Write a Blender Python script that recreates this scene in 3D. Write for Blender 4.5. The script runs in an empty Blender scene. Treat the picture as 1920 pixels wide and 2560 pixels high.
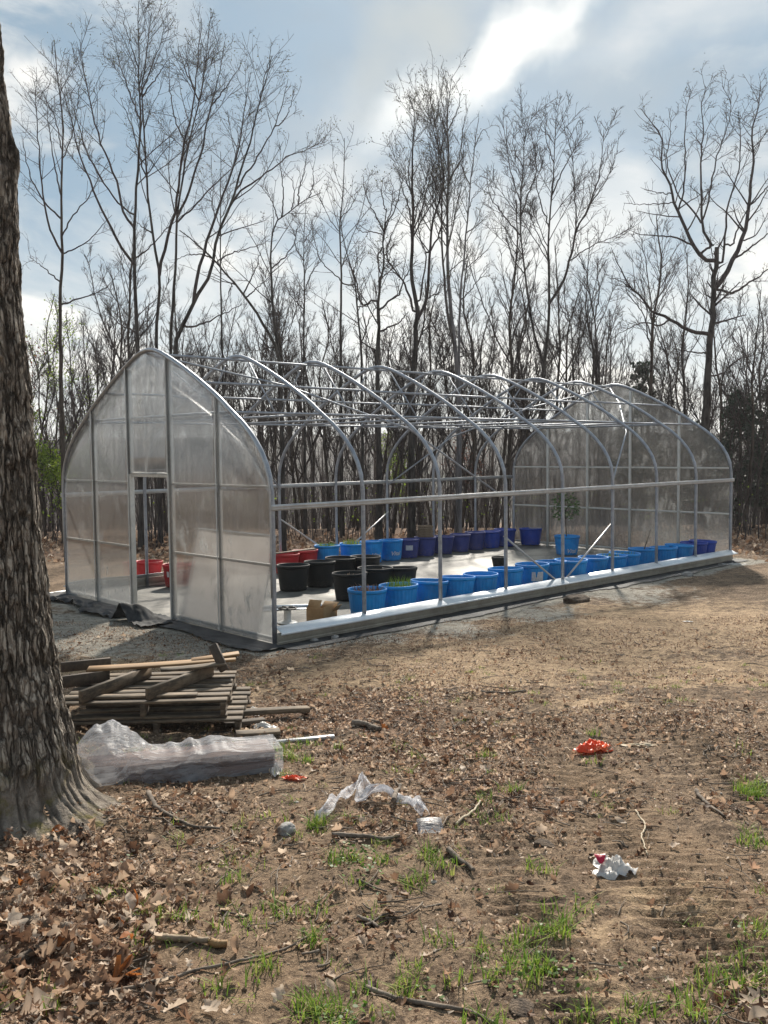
import bpy, bmesh, math, random
import numpy as np
from mathutils import Vector, Matrix

rnd = random.Random(7)
rng = np.random.default_rng(7)
scene = bpy.context.scene
COL = scene.collection

# ------------------------------------------------------------------ camera calibration (measured from the greenhouse frame)
FPX = 2317.685                      # focal length in pixels of the 1920 x 2560 photograph
CAM = np.array([-6.830, -9.185, 2.323])
YAW, PITCH, ROLL = 0.8126, -0.0581, -0.0036
_cy, _sy = math.cos(YAW), math.sin(YAW)
FH = np.array([_cy, _sy, 0.0]); RH = np.array([_sy, -_cy, 0.0])
FWD = np.array([_cy*math.cos(PITCH), _sy*math.cos(PITCH), math.sin(PITCH)])
_U0 = np.cross(RH, FWD)
RGT = math.cos(ROLL)*RH + math.sin(ROLL)*_U0
UPV = -math.sin(ROLL)*RH + math.cos(ROLL)*_U0
W, L, BAY, SLOPE = 5.83, 12.0, 1.5, 0.0097     # greenhouse width, length, bay, fall of its pad

def ray(u, v): return FWD + (u-960)/FPX*RGT - (v-1280)/FPX*UPV
def at_depth(u, v, z): return CAM + z*ray(u, v)
def on_pad(u, v, h=0.0):
    d = ray(u, v); t = (h + SLOPE*CAM[0] - CAM[2])/(d[2]-SLOPE*d[0]); return CAM + t*d
def on_y(u, v, y):
    d = ray(u, v); t = (y-CAM[1])/d[1]; return CAM + t*d

# ------------------------------------------------------------------ numpy noise
def _hash(ix, iy, iz):
    h = (ix.astype(np.int64)*374761393 + iy.astype(np.int64)*668265263 + iz.astype(np.int64)*2147483647 + 12345) & 0xffffffff
    h = ((h ^ (h >> 13))*1274126177) & 0xffffffff
    h = ((h ^ (h >> 16))*2246822519) & 0xffffffff
    return ((h ^ (h >> 15)) & 0xffff)/65535.0*2-1
def vnoise(x, y, z=None):
    x = np.asarray(x, float); y = np.asarray(y, float)
    z = np.zeros_like(x) if z is None else np.asarray(z, float)
    ix, iy, iz = np.floor(x), np.floor(y), np.floor(z)
    fx, fy, fz = x-ix, y-iy, z-iz
    fx, fy, fz = (f*f*(3-2*f) for f in (fx, fy, fz))
    r = 0
    for a in (0, 1):
        for b in (0, 1):
            for c in (0, 1):
                w = (fx if a else 1-fx)*(fy if b else 1-fy)*(fz if c else 1-fz)
                r = r + w*_hash(ix+a, iy+b, iz+c)
    return r
def fbm(x, y, z=None, o=4, g=0.5):
    s, a = 0, 1.0
    for k in range(o):
        f = 2.03**k
        s = s + a*vnoise(np.asarray(x)*f+17.3*k, np.asarray(y)*f-9.1*k, None if z is None else np.asarray(z)*f+3.7*k)
        a *= g
    return s
def sstep(a, b, x):
    t = np.clip((np.asarray(x, float)-a)/(b-a), 0, 1); return t*t*(3-2*t)

# ------------------------------------------------------------------ terrain
def st(x, y):
    dx, dy = np.asarray(x)-CAM[0], np.asarray(y)-CAM[1]
    return dx*FH[0]+dy*FH[1], dx*RH[0]+dy*RH[1]
def xy(s, t): return CAM[0]+s*FH[0]+t*RH[0], CAM[1]+s*FH[1]+t*RH[1]
def pad_mask(x, y, m=0.0, soft=0.5):
    d = np.maximum(np.maximum(-m-x, x-L-m), np.maximum(-m-y, y-W-m))
    return 1-sstep(0, soft, d)
def terr(x, y, fine=True):
    x = np.asarray(x, float); y = np.asarray(y, float)
    s, t = st(x, y)
    zf = 0.72-0.069*s; zg = SLOPE*np.clip(x, -4, 20)
    z = 0.5*(zf+zg+np.sqrt((zf-zg)**2+0.12**2))
    pm = pad_mask(x, y, 0.1, 0.9)
    z = z*(1-pm)+zg*pm
    z = z - sstep(27, 70, s)*7.0 - 0.02*np.clip(s-70, 0, 80)
    out = 1-pm
    amp = sstep(-2, 2, s)
    z = z + out*0.05*fbm(x*0.55, y*0.55, o=2)
    if fine:
        near = out*(1-sstep(14, 20, s))
        gr = 0.5*(1-sstep(9, 12.5, s))+0.5
        dz = near*gr*(0.018*fbm(x*3.1, y*3.1, o=3) + 0.011*fbm(x*10, y*10, o=3))
        # lug tracks left by tyres: two curved strips of ripples
        for (t0, k, w) in ((1.30, 0.035, 0.34), (2.30, 0.06, 0.30), (0.62, -0.02, 0.15)):
            c = t0 + k*(s-4)**2*np.sign(3-s)*0.25 + 0.08*np.sin(s*0.9)
            m = np.exp(-((t-c)/w)**2)*sstep(2.2, 3.0, s)*(1-sstep(6.8, 8.4, s))
            ph = 2*math.pi*(s*9.5 + 2.0*np.abs(t-c) + 0.35*fbm(x*1.6, y*1.6, o=2)); ph = ph+0.6*np.sin(ph)
            dz = dz*(1-0.75*m) + m*(0.019*np.sin(ph)*(0.70+0.30*vnoise(x*2.3, y*2.3)) - 0.010)
        z = z + dz
        # a mound round the old trunk's foot
    tx, ty = TRUNK
    d = np.hypot(x-tx, y-ty)
    z = z + 0.05*np.exp(-(d/0.75)**2)
    return z
TRUNK = xy(4.95, -2.15)
def G(u, v, h=0.0):
    d = ray(u, v); t = 3.0
    for k in range(60):
        p = CAM+t*d; e = p[2]-float(terr(p[0], p[1], False))-h
        t += e/max(0.12, -d[2]+0.02)*0.7
    p = CAM+t*d
    return p
def ground(x, y): return float(terr(x, y))

# ------------------------------------------------------------------ objects
def link(o): COL.objects.link(o); return o
def props(o, label=None, cat=None, group=None, kind=None):
    if label: o['label'] = label
    if cat: o['category'] = cat
    if group: o['group'] = group
    if kind: o['kind'] = kind
    return o
def empty(name, loc=(0, 0, 0), rz=0.0, label=None, cat=None, group=None):
    o = bpy.data.objects.new(name, None); link(o)
    o.empty_display_size = 0.1
    o.location = [float(c) for c in loc]; o.rotation_euler = (0, 0, rz)
    return props(o, label, cat, group)
class MB:
    """collects vertices and faces of one mesh; quads and triangles in numpy blocks"""
    def __init__(s): s.V = []; s.Q = []; s.T = []; s.A = []; s.N = []; s.n = 0; s.MI = []
    def add(s, V, Q=None, T=None, tint=0.5, N=None):
        V = np.asarray(V, float).reshape(-1, 3)
        s.V.append(V)
        s.A.append(np.full(len(V), tint) if np.isscalar(tint) else np.asarray(tint, float))
        if Q is not None and len(Q): s.Q.append(np.asarray(Q, np.int64).reshape(-1, 4)+s.n)
        if T is not None and len(T): s.T.append(np.asarray(T, np.int64).reshape(-1, 3)+s.n)
        if N is not None: s.N += [[i+s.n for i in f] for f in N]
        s.n += len(V); return s
    def box(s, c, ax, half, tint=0.5):
        ax = np.asarray(ax, float); c = np.asarray(c, float)
        sg = np.array([[i, j, k] for i in (-1, 1) for j in (-1, 1) for k in (-1, 1)], float)*np.asarray(half)
        V = c+sg@ax
        Q = [[0, 1, 3, 2], [4, 6, 7, 5], [0, 4, 5, 1], [2, 3, 7, 6], [0, 2, 6, 4], [1, 5, 7, 3]]
        return s.add(V, Q, tint=tint)
    def bbox(s, c, ax, half, bev=0.004, tint=0.5, warp=0.0, seed=0):
        """box with chamfered edges; warp gives long boards a slight crook"""
        h = np.asarray(half, float); b = min(bev, h.min()*0.45)
        ax = np.asarray(ax, float); c = np.asarray(c, float)
        n = 6 if warp else 1
        ring = np.array([[-1, -1], [1, -1], [1, 1], [-1, 1]], float)
        pts = []
        hy, hz = h[1], h[2]
        oct_ = [(-hy+b, -hz), (hy-b, -hz), (hy, -hz+b), (hy, hz-b), (hy-b, hz), (-hy+b, hz), (-hy, hz-b), (-hy, -hz+b)]
        xs = [(-h[0], 0.86), (-h[0]+b, 1.0)]+[(-h[0]+2*h[0]*k/n, 1.0) for k in range(1, n)]+[(h[0]-b, 1.0), (h[0], 0.86)]
        r = np.random.default_rng(seed)
        a1, a2 = r.uniform(-1, 1, 2)*warp
        for x, f in xs:
            q = x/h[0]
            for y, z in oct_: pts.append((x, y*f+a1*(q*q), z*f+a2*(q*q-0.4*q)))
        V = c+np.array(pts)@ax
        m = len(xs); Q = []
        for i in range(m-1):
            for k in range(8): Q.append([i*8+k, i*8+(k+1) % 8, (i+1)*8+(k+1) % 8, (i+1)*8+k])
        s.add(V, Q, tint=tint, N=[list(range(7, -1, -1)), [(m-1)*8+k for k in range(8)]])
        return s
    def tube(s, pts, rad, sides=10, cap=True, tint=0.5):
        P = np.asarray(pts, float); k = len(P)
        R = np.full(k, rad) if np.isscalar(rad) else np.asarray(rad, float)
        V, Q = tubes(P[None], R[None], sides)
        N = [list(range(sides-1, -1, -1)), [(k-1)*sides+i for i in range(sides)]] if cap else None
        return s.add(V, Q, tint=tint, N=N)
    def build(s, name, mat, parent=None, smooth=False, tint=True):
        me = bpy.data.meshes.new(name)
        V = np.concatenate(s.V) if s.V else np.zeros((0, 3))
        Q = np.concatenate(s.Q) if s.Q else np.zeros((0, 4), np.int64)
        T = np.concatenate(s.T) if s.T else np.zeros((0, 3), np.int64)
        nl = np.array([i for f in s.N for i in f], np.int64); nc = np.array([len(f) for f in s.N], np.int64)
        loops = np.concatenate([Q.ravel(), T.ravel(), nl])
        cnt = np.concatenate([np.full(len(Q), 4), np.full(len(T), 3), nc]).astype(np.int64)
        me.vertices.add(len(V)); me.vertices.foreach_set('co', V.astype(np.float32).ravel())
        me.loops.add(len(loops)); me.loops.foreach_set('vertex_index', loops.astype(np.int32))
        me.polygons.add(len(cnt))
        st_ = np.concatenate([[0], np.cumsum(cnt)[:-1]]) if len(cnt) else np.zeros(0)
        me.polygons.foreach_set('loop_start', st_.astype(np.int32))
        if smooth: me.polygons.foreach_set('use_smooth', np.ones(len(cnt), bool))
        if tint and len(V):
            a = me.attributes.new('tint', 'FLOAT', 'POINT'); a.data.foreach_set('value', np.concatenate(s.A).astype(np.float32))
        me.update(calc_edges=True); me.validate()
        if mat: me.materials.append(mat)
        o = bpy.data.objects.new(name, me); link(o)
        if parent is not None: o.parent = parent
        return o
def norm(a): return a/np.maximum(np.linalg.norm(a, axis=-1, keepdims=True), 1e-9)
def tubes(P, R, sides):
    """P (n,k,3) centre lines, R (n,k) radii -> vertices, quads"""
    n, k, _ = P.shape
    T = np.empty_like(P); T[:, 1:-1] = P[:, 2:]-P[:, :-2]; T[:, 0] = P[:, 1]-P[:, 0]; T[:, -1] = P[:, -1]-P[:, -2]
    T = norm(T); mean = norm(P[:, -1]-P[:, 0])
    ref = np.where(np.abs(mean[:, 2:3]) > 0.75, np.array([[1.0, 0.13, 0]]), np.array([[0.05, 0.1, 1.0]]))
    A = norm(np.cross(T, ref[:, None, :])); B = np.cross(T, A)
    ang = np.arange(sides)*2*math.pi/sides
    V = P[:, :, None, :] + R[:, :, None, None]*(np.cos(ang)[None, None, :, None]*A[:, :, None, :]+np.sin(ang)[None, None, :, None]*B[:, :, None, :])
    base = np.arange(n)[:, None, None]*k*sides + np.arange(k-1)[None, :, None]*sides
    i = np.arange(sides)[None, None, :]; j = (i+1) % sides
    Q = np.stack([base+i, base+j, base+sides+j, base+sides+i], -1).reshape(-1, 4)
    return V.reshape(-1, 3), Q
def resample(P, k):
    P = np.asarray(P, float)
    if len(P) > 2:                                    # Catmull-Rom so that limbs bend softly
        Q = [P[0]]
        E = np.vstack([2*P[0]-P[1], P, 2*P[-1]-P[-2]])
        for i in range(1, len(E)-2):
            for t in (0.25, 0.5, 0.75, 1.0):
                a, b, c, d = E[i-1], E[i], E[i+1], E[i+2]
                Q.append(0.5*((2*b)+(-a+c)*t+(2*a-5*b+4*c-d)*t*t+(-a+3*b-3*c+d)*t**3))
        P = np.array(Q)
    d = np.concatenate([[0], np.cumsum(np.linalg.norm(np.diff(P, axis=0), axis=1))])
    q = np.linspace(0, d[-1], k)
    return np.stack([np.interp(q, d, P[:, i]) for i in range(3)], -1)
def lathe(prof, segs, ribs=0, amp=0.0, jitter=0.0):
    th = np.arange(segs)*2*math.pi/segs
    m = 1+amp*np.clip(2.2*np.sin(ribs*th), -1, 1) if ribs else np.ones(segs)
    V = []
    for p in prof:
        r, z = p[0], p[1]; use = m if (len(p) < 3 or p[2]) else np.ones(segs)
        V.append(np.stack([r*use*np.cos(th), r*use*np.sin(th), np.full(segs, z)], -1))
    k = len(prof); V = np.concatenate(V)
    i = np.arange(segs); j = (i+1) % segs
    Q = np.concatenate([np.stack([a*segs+i, a*segs+j, (a+1)*segs+j, (a+1)*segs+i], -1) for a in range(k-1)])
    return V, Q
def copy_tree(o, parent=None):
    c = o.copy(); link(c)
    if parent is not None: c.parent = parent
    for ch in list(o.children): copy_tree(ch, c)
    return c
def axes(dir_, up=(0, 0, 1)):
    x = norm(np.asarray(dir_, float)); y = norm(np.cross(np.asarray(up, float), x)); z = np.cross(x, y)
    return np.array([x, y, z])

# ------------------------------------------------------------------ node helpers
class NT:
    def __init__(s, tree): s.t = tree; s.n = tree.nodes; s.l = tree.links
    def node(s, ty, **kw):
        nd = s.n.new(ty)
        for k, v in kw.items(): setattr(nd, k, v)
        return nd
    def put(s, sock, v):
        if isinstance(v, bpy.types.NodeSocket): s.l.new(v, sock)
        elif v is not None: sock.default_value = v
    def m(s, op, a, b=None, c=None, clamp=False):
        nd = s.node('ShaderNodeMath', operation=op, use_clamp=clamp)
        for i, v in enumerate((a, b, c)): s.put(nd.inputs[i], v)
        return nd.outputs[0]
    def vm(s, op, a, b=None):
        nd = s.node('ShaderNodeVectorMath', operation=op)
        s.put(nd.inputs[0], a); s.put(nd.inputs[1], b)
        return nd.outputs[1] if op in ('DOT_PRODUCT', 'LENGTH') else nd.outputs[0]
    def noise(s, vec, scale, detail=4.0, rough=0.55, dist=0.0, out=0):
        nd = s.node('ShaderNodeTexNoise')
        s.put(nd.inputs['Vector'], vec); nd.inputs['Scale'].default_value = scale
        nd.inputs['Detail'].default_value = detail; nd.inputs['Roughness'].default_value = rough; nd.inputs['Distortion'].default_value = dist
        return nd.outputs[out]
    def rng(s, v, a, b, c=0.0, d=1.0, smooth=True):
        nd = s.node('ShaderNodeMapRange', interpolation_type='SMOOTHSTEP' if smooth else 'LINEAR')
        for i, x in enumerate((v, a, b, c, d)): s.put(nd.inputs[i], x)
        return nd.outputs[0]
    def mix(s, f, a, b, blend='MIX'):
        nd = s.node('ShaderNodeMix', data_type='RGBA', blend_type=blend)
        s.put(nd.inputs[0], f)
        for i, v in ((6, a), (7, b)): s.put(nd.inputs[i], v if isinstance(v, bpy.types.NodeSocket) else (*v, 1.0) if len(v) == 3 else v)
        return nd.outputs[2]
    def ramp(s, f, stops):
        nd = s.node('ShaderNodeValToRGB'); cr = nd.color_ramp
        while len(cr.elements) < len(stops): cr.elements.new(0.5)
        for e, (p, c) in zip(cr.elements, stops): e.position = p; e.color = (*c, 1.0)
        s.put(nd.inputs[0], f); return nd.outputs[0]
    def attr(s, name, out=2): return s.node('ShaderNodeAttribute', attribute_name=name).outputs[out]
    def bump(s, h, strength=0.3, dist=0.01, normal=None):
        nd = s.node('ShaderNodeBump'); nd.inputs['Strength'].default_value = strength; nd.inputs['Distance'].default_value = dist
        s.put(nd.inputs['Height'], h); s.put(nd.inputs['Normal'], normal); return nd.outputs[0]
    def scaled(s, vec, x, y, z):
        return s.vm('MULTIPLY', vec, (x, y, z))
def new_mat(name):
    m = bpy.data.materials.new(name); m.use_nodes = True
    nt = NT(m.node_tree); m.node_tree.nodes.clear()
    out = nt.node('ShaderNodeOutputMaterial')
    return m, nt, out
def principled(nt, out, color, rough=0.6, metal=0.0, normal=None, spec=None, **kw):
    b = nt.node('ShaderNodeBsdfPrincipled')
    nt.put(b.inputs['Base Color'], color if isinstance(color, bpy.types.NodeSocket) else (*color, 1.0))
    nt.put(b.inputs['Roughness'], rough); nt.put(b.inputs['Metallic'], metal); nt.put(b.inputs['Normal'], normal)
    if spec is not None: b.inputs['Specular IOR Level'].default_value = spec
    for k, v in kw.items(): nt.put(b.inputs[k.replace('_', ' ')], v)
    nt.l.new(b.outputs[0], out.inputs[0]); return b
def obj_co(nt): return nt.node('ShaderNodeTexCoord').outputs['Object']
def geo_pos(nt): return nt.node('ShaderNodeNewGeometry').outputs['Position']
def simple(name, c1, c2, scale=6.0, rough=0.6, metal=0.0, bump=0.2, bdist=0.004, rough2=None, stretch=None, spec=None, detail=5.0, tint=0.0):
    m, nt, out = new_mat(name)
    co = obj_co(nt)
    if stretch: co = nt.scaled(co, *stretch)
    n1 = nt.noise(co, scale, detail, 0.6); n2 = nt.noise(co, scale*6, 4.0, 0.6)
    f = nt.rng(nt.m('ADD', nt.m('MULTIPLY', n1, 0.7), nt.m('MULTIPLY', n2, 0.3)), 0.36, 0.64)
    col = nt.mix(f, c1, c2)
    if tint:
        a = nt.attr('tint')
        k = nt.m('ADD', 1.0-tint*0.5, nt.m('MULTIPLY', a, tint))
        cb = nt.node('ShaderNodeCombineXYZ'); [nt.put(cb.inputs[i], k) for i in range(3)]
        col = nt.vm('MULTIPLY', col, cb.outputs[0])
    nm = nt.bump(n2, bump, bdist) if bump else None
    r = rough if rough2 is None else nt.rng(n1, 0.3, 0.7, rough, rough2)
    principled(nt, out, col, r, metal, nm, spec)
    return m
# ------------------------------------------------------------------ render set-up, camera, light
scene.view_settings.view_transform = 'Standard'; scene.view_settings.look = 'None'
scene.view_settings.exposure = 0.8; scene.view_settings.gamma = 1.0; scene.view_settings.use_curve_mapping = False
try:
    scene.cycles.use_denoising = True; scene.cycles.max_bounces = 8; scene.cycles.transparent_max_bounces = 16
    scene.cycles.transmission_bounces = 8; scene.cycles.caustics_refractive = False; scene.cycles.caustics_reflective = False
    scene.cycles.sample_clamp_indirect = 6.0
except Exception: pass
cd = bpy.data.cameras.new('camera'); cam = bpy.data.objects.new('camera', cd); link(cam)
cd.sensor_fit = 'VERTICAL'; cd.sensor_height = 36.0; cd.lens = 36.0*FPX/2560.0
cd.clip_start = 0.05; cd.clip_end = 3000.0
cam.matrix_world = Matrix((( RGT[0], UPV[0], -FWD[0], CAM[0]), (RGT[1], UPV[1], -FWD[1], CAM[1]), (RGT[2], UPV[2], -FWD[2], CAM[2]), (0, 0, 0, 1)))
scene.camera = cam

SUN_AZ, SUN_EL = math.radians(39.0), math.radians(35.5)     # direction towards the sun, counted from +X; its height
sd = np.array([math.cos(SUN_AZ)*math.cos(SUN_EL), math.sin(SUN_AZ)*math.cos(SUN_EL), math.sin(SUN_EL)])
sl = bpy.data.lights.new('sun', 'SUN'); sl.energy = 5.0; sl.angle = math.radians(3.2); sl.color = (1.0, 0.93, 0.82)
so = bpy.data.objects.new('sun', sl); link(so)
so.rotation_euler = Vector(-sd).to_track_quat('-Z', 'Y').to_euler()

w = bpy.data.worlds.new('World'); scene.world = w; w.use_nodes = True
nt = NT(w.node_tree); w.node_tree.nodes.clear()
sky = nt.node('ShaderNodeTexSky', sky_type='NISHITA'); sky.sun_disc = False
sky.sun_elevation = SUN_EL; sky.sun_rotation = math.pi/2-SUN_AZ
sky.air_density = 1.0; sky.dust_density = 1.2; sky.ozone_density = 1.5
D = nt.node('ShaderNodeTexCoord').outputs['Generated']
D = nt.vm('NORMALIZE', D)
X = nt.vm('DOT_PRODUCT', D, tuple(RH)); Yv = nt.vm('DOT_PRODUCT', D, (0, 0, 1)); F_ = nt.vm('DOT_PRODUCT', D, tuple(FH))
wn = nt.noise(D, 5.0, 5.0, 0.55, out=1)
wd = nt.vm('SCALE', nt.vm('SUBTRACT', wn, (0.5, 0.5, 0.5))); wd.node.inputs['Scale'].default_value = 0.17
DW = nt.vm('ADD', D, wd)
XW = nt.vm('DOT_PRODUCT', DW, tuple(RH)); YW = nt.vm('DOT_PRODUCT', DW, (0, 0, 1))
def dirpix(u, v):
    d = ray(u, v); d = d/np.linalg.norm(d); return float(d@RH), float(d[2])
def blob(u, v, ru, rv, ang=0.0, warp=True, lo=1.0, hi=0.0):
    """soft cloud mass standing in a fixed direction of the sky; radii in degrees"""
    cx, cy = dirpix(u, v); c, s_ = math.cos(math.radians(ang)), math.sin(math.radians(ang))
    x = nt.m('SUBTRACT', XW if warp else X, cx); y = nt.m('SUBTRACT', YW if warp else Yv, cy)
    a = nt.m('MULTIPLY_ADD', x, c, nt.m('MULTIPLY', y, s_)); b = nt.m('MULTIPLY_ADD', x, -s_, nt.m('MULTIPLY', y, c))
    a = nt.m('DIVIDE', a, math.radians(ru)); b = nt.m('DIVIDE', b, math.radians(rv))
    r2 = nt.m('ADD', nt.m('MULTIPLY', a, a), nt.m('MULTIPLY', b, b))
    r = nt.m('SQRT', r2)
    return nt.m('MULTIPLY', nt.rng(r, lo, hi), nt.rng(F_, 0.1, 0.3))
def mx(*a):
    o = a[0]
    for b in a[1:]: o = nt.m('MAXIMUM', o, b)
    return o
P3 = nt.vm('MULTIPLY', D, (1.0, 1.0, 2.2))
big = nt.noise(P3, 2.6, 6.0, 0.52, 0.6)
mid = nt.noise(P3, 6.5, 6.0, 0.55, 0.4)
cov = nt.m('ADD', nt.m('MULTIPLY', big, 0.65), nt.m('MULTIPLY', mid, 0.35))
low = nt.rng(Yv, 0.36, 0.10)                                   # paler and whiter towards the horizon
white = nt.m('ADD', nt.m('ADD', nt.rng(cov, 0.49, 0.60, 0.0, 0.70), nt.m('MULTIPLY', low, 0.45)), nt.m('MULTIPLY', nt.m('SUBTRACT', mid, 0.5), 1.4), clamp=True)
white = mx(white, blob(830, 250, 5.0, 2.2), blob(800, 400, 6.5, 4.2), nt.m('MULTIPLY', blob(1440, 560, 6.0, 4.6, lo=1.0, hi=0.6), 0.7),
           blob(380, 20, 4.2, 1.9), blob(90, 215, 3.0, 2.0), nt.m('MULTIPLY', blob(1700, 60, 9, 3, 8), 0.55), blob(1120, 640, 6, 4))
gap = mx(blob(880, 570, 3.0, 1.6), nt.m('MULTIPLY', blob(1500, 690, 5.5, 2.0), 0.8), nt.m('MULTIPLY', blob(1620, 290, 12.0, 4.2, 10, lo=1.0, hi=0.2), 0.9), nt.m('MULTIPLY', blob(640, 210, 11.0, 7.0, lo=1.0, hi=0.3), 0.9), nt.m('MULTIPLY', blob(170, 110, 4.0, 2.4), 0.8))
white = nt.m('MULTIPLY', white, nt.m('SUBTRACT', 1.0, gap), clamp=True)
streak = mx(nt.m('MULTIPLY', blob(1270, 150, 7.4, 2.2, 42, lo=1.0, hi=0.0), 0.95), nt.m('MULTIPLY', blob(1400, 30, 4.2, 1.7, 62), 0.6), nt.m('MULTIPLY', blob(1100, 260, 5.0, 2.0, 16), 0.7))
grey = nt.m('MULTIPLY', mx(blob(1050, 90, 4.2, 3.0), nt.m('MULTIPLY', blob(960, 180, 2.5, 3.0), 0.7)), 0.85)
# brightness is that of the sky texture at Background strength 0.1
blue = nt.mix(0.86, sky.outputs[0], (1.45, 2.75, 3.9))
blue = nt.mix(nt.m('MULTIPLY', nt.rng(mid, 0.35, 0.65), 0.5), blue, (3.0, 3.7, 4.3))
wcol = nt.mix(nt.rng(mid, 0.3, 0.62), (5.2, 5.7, 6.1), (8.6, 8.5, 8.2))
wcol = nt.mix(low, wcol, (9.6, 9.45, 8.9))
c = nt.mix(white, blue, wcol)
c = nt.mix(grey, c, (4.6, 5.0, 5.1))
c = nt.mix(streak, c, (11.5, 11.3, 10.6))
below = nt.rng(Yv, -0.02, -0.12)
c = nt.mix(below, c, (1.6, 1.5, 1.3))
back = nt.rng(F_, 0.25, -0.45, 0.68, 0.64)                       # the sky away from the sun is dimmer
cbk = nt.node('ShaderNodeCombineXYZ'); [nt.put(cbk.inputs[i], back) for i in range(3)]
c = nt.vm('MULTIPLY', c, cbk.outputs[0])
bg = nt.node('ShaderNodeBackground'); nt.put(bg.inputs['Color'], c); bg.inputs['Strength'].default_value = 0.1
wo = nt.node('ShaderNodeOutputWorld'); nt.l.new(bg.outputs[0], wo.inputs[0])

# ------------------------------------------------------------------ materials
M = {}
M['steel'] = simple('galvanised steel', (0.25, 0.27, 0.31), (0.40, 0.42, 0.46), 9, 0.45, 0.6, 0.05, 0.002, rough2=0.55)
M['alu'] = simple('aluminium extrusion', (0.38, 0.38, 0.385), (0.52, 0.52, 0.52), 7, 0.4, 0.5, 0.03, 0.002, rough2=0.5)
M['alu_dull'] = simple('weathered aluminium', (0.58, 0.565, 0.53), (0.72, 0.705, 0.66), 5, 0.5, 0.0, 0.04, 0.002)
M['rail'] = simple('dull tan metal', (0.27, 0.25, 0.21), (0.38, 0.355, 0.30), 5, 0.5, 0.2, 0.04, 0.002)
M['flash'] = simple('white coated flashing', (0.66, 0.70, 0.74), (0.78, 0.81, 0.84), 3, 0.3, 0.25, 0.03, 0.002, rough2=0.45)
M['bare_white'] = simple('white plastic', (0.62, 0.62, 0.60), (0.76, 0.76, 0.74), 5, 0.45, 0.0, 0.05)
def plastic(name, c1, c2, rough=0.42, spec=0.35, mudk=0.65):
    # moulded plastic: each tub faded a little differently, splashed soil towards the foot, fine scuffs
    m, nt, out = new_mat(name); co = obj_co(nt)
    rnd_ = nt.node('ShaderNodeObjectInfo').outputs['Random']
    n1 = nt.noise(co, 5.0, 5, 0.6); n2 = nt.noise(nt.scaled(co, 1, 1, 3.0), 24.0, 5, 0.7); z_ = nt.node('ShaderNodeSeparateXYZ'); nt.put(z_.inputs[0], co)
    col = nt.mix(nt.rng(n1, 0.35, 0.65), c1, c2)
    k = nt.m('MULTIPLY_ADD', rnd_, 0.34, 0.83); cb = nt.node('ShaderNodeCombineXYZ'); [nt.put(cb.inputs[i], k) for i in range(3)]
    col = nt.vm('MULTIPLY', col, cb.outputs[0])
    mud = nt.m('MULTIPLY', nt.rng(n2, 0.46, 0.66), nt.rng(z_.outputs[2], 0.24, 0.0, 0.03*mudk, mudk))
    col = nt.mix(mud, col, (0.20, 0.165, 0.125)); scuff = nt.rng(nt.noise(nt.scaled(co, 1, 1, 6), 38.0, 3, 0.6), 0.66, 0.76, 0, 0.34*mudk); col = nt.mix(scuff, col, (0.45, 0.47, 0.5))
    principled(nt, out, col, nt.rng(n1, 0.3, 0.7, rough, rough+0.15), 0, nt.bump(n2, 0.05, 0.002), spec); return m
M['blue_tub'] = plastic('blue plastic', (0.004, 0.22, 0.62), (0.012, 0.30, 0.76))
M['cobalt_tub'] = plastic('cobalt plastic', (0.006, 0.04, 0.30), (0.012, 0.06, 0.38))
M['violet_tub'] = plastic('faded violet plastic', (0.026, 0.040, 0.19), (0.040, 0.056, 0.25))
M['red_tub'] = plastic('red plastic', (0.42, 0.010, 0.018), (0.52, 0.016, 0.026))
M['black_tub'] = plastic('black plastic', (0.006, 0.008, 0.010), (0.011, 0.013, 0.016), 0.45, 0.25, 0.2)
M['soil'] = simple('potting soil', (0.022, 0.014, 0.010), (0.09, 0.055, 0.035), 30, 0.95, 0, 0.6, 0.01)
M['letter'] = simple('white lettering', (0.55, 0.56, 0.60), (0.72, 0.73, 0.76), 60, 0.6, 0, 0.0)
M['sticker'] = simple('pale paper sticker', (0.5, 0.5, 0.54), (0.68, 0.68, 0.70), 26, 0.6, 0, 0.0)
M['board_new'] = simple('orange brown board', (0.16, 0.085, 0.034), (0.29, 0.17, 0.07), 7, 0.75, 0, 0.35, 0.003, stretch=(0.25, 2.5, 2.5), tint=0.35)
M['board_old'] = simple('weathered pallet board', (0.045, 0.034, 0.025), (0.185, 0.135, 0.088), 7, 0.85, 0, 0.45, 0.003, stretch=(0.6, 2.0, 2.0), tint=0.5)
M['board_dark'] = simple('dark damp board', (0.04, 0.028, 0.021), (0.10, 0.072, 0.05), 7, 0.85, 0, 0.4, 0.003, tint=0.4)
M['red_board'] = simple('reddish brown board', (0.10, 0.062, 0.052), (0.19, 0.128, 0.11), 7, 0.8, 0, 0.3, 0.003, stretch=(0.3, 2.5, 2.5))
M['card'] = simple('corrugated cardboard', (0.36, 0.215, 0.10), (0.44, 0.28, 0.14), 5, 0.8, 0, 0.1)
M['tray'] = simple('weathered brown flat', (0.16, 0.11, 0.07), (0.25, 0.18, 0.12), 9, 0.85, 0, 0.3)
M['black_fabric'] = simple('black woven ground fabric', (0.014, 0.015, 0.017), (0.060, 0.061, 0.064), 5, 0.75, 0, 0.25, 0.006, spec=0.3)
M['stick'] = simple('dead wood', (0.075, 0.055, 0.040), (0.22, 0.175, 0.135), 12, 0.9, 0, 0.6, 0.005, tint=0.5)
M['pale_stick'] = simple('pale barkless wood', (0.30, 0.24, 0.16), (0.46, 0.38, 0.27), 12, 0.8, 0, 0.3, 0.003)
M['tan_stick'] = simple('smooth tan wood', (0.16, 0.115, 0.075), (0.30, 0.225, 0.15), 12, 0.8, 0, 0.3, 0.003)
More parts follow.
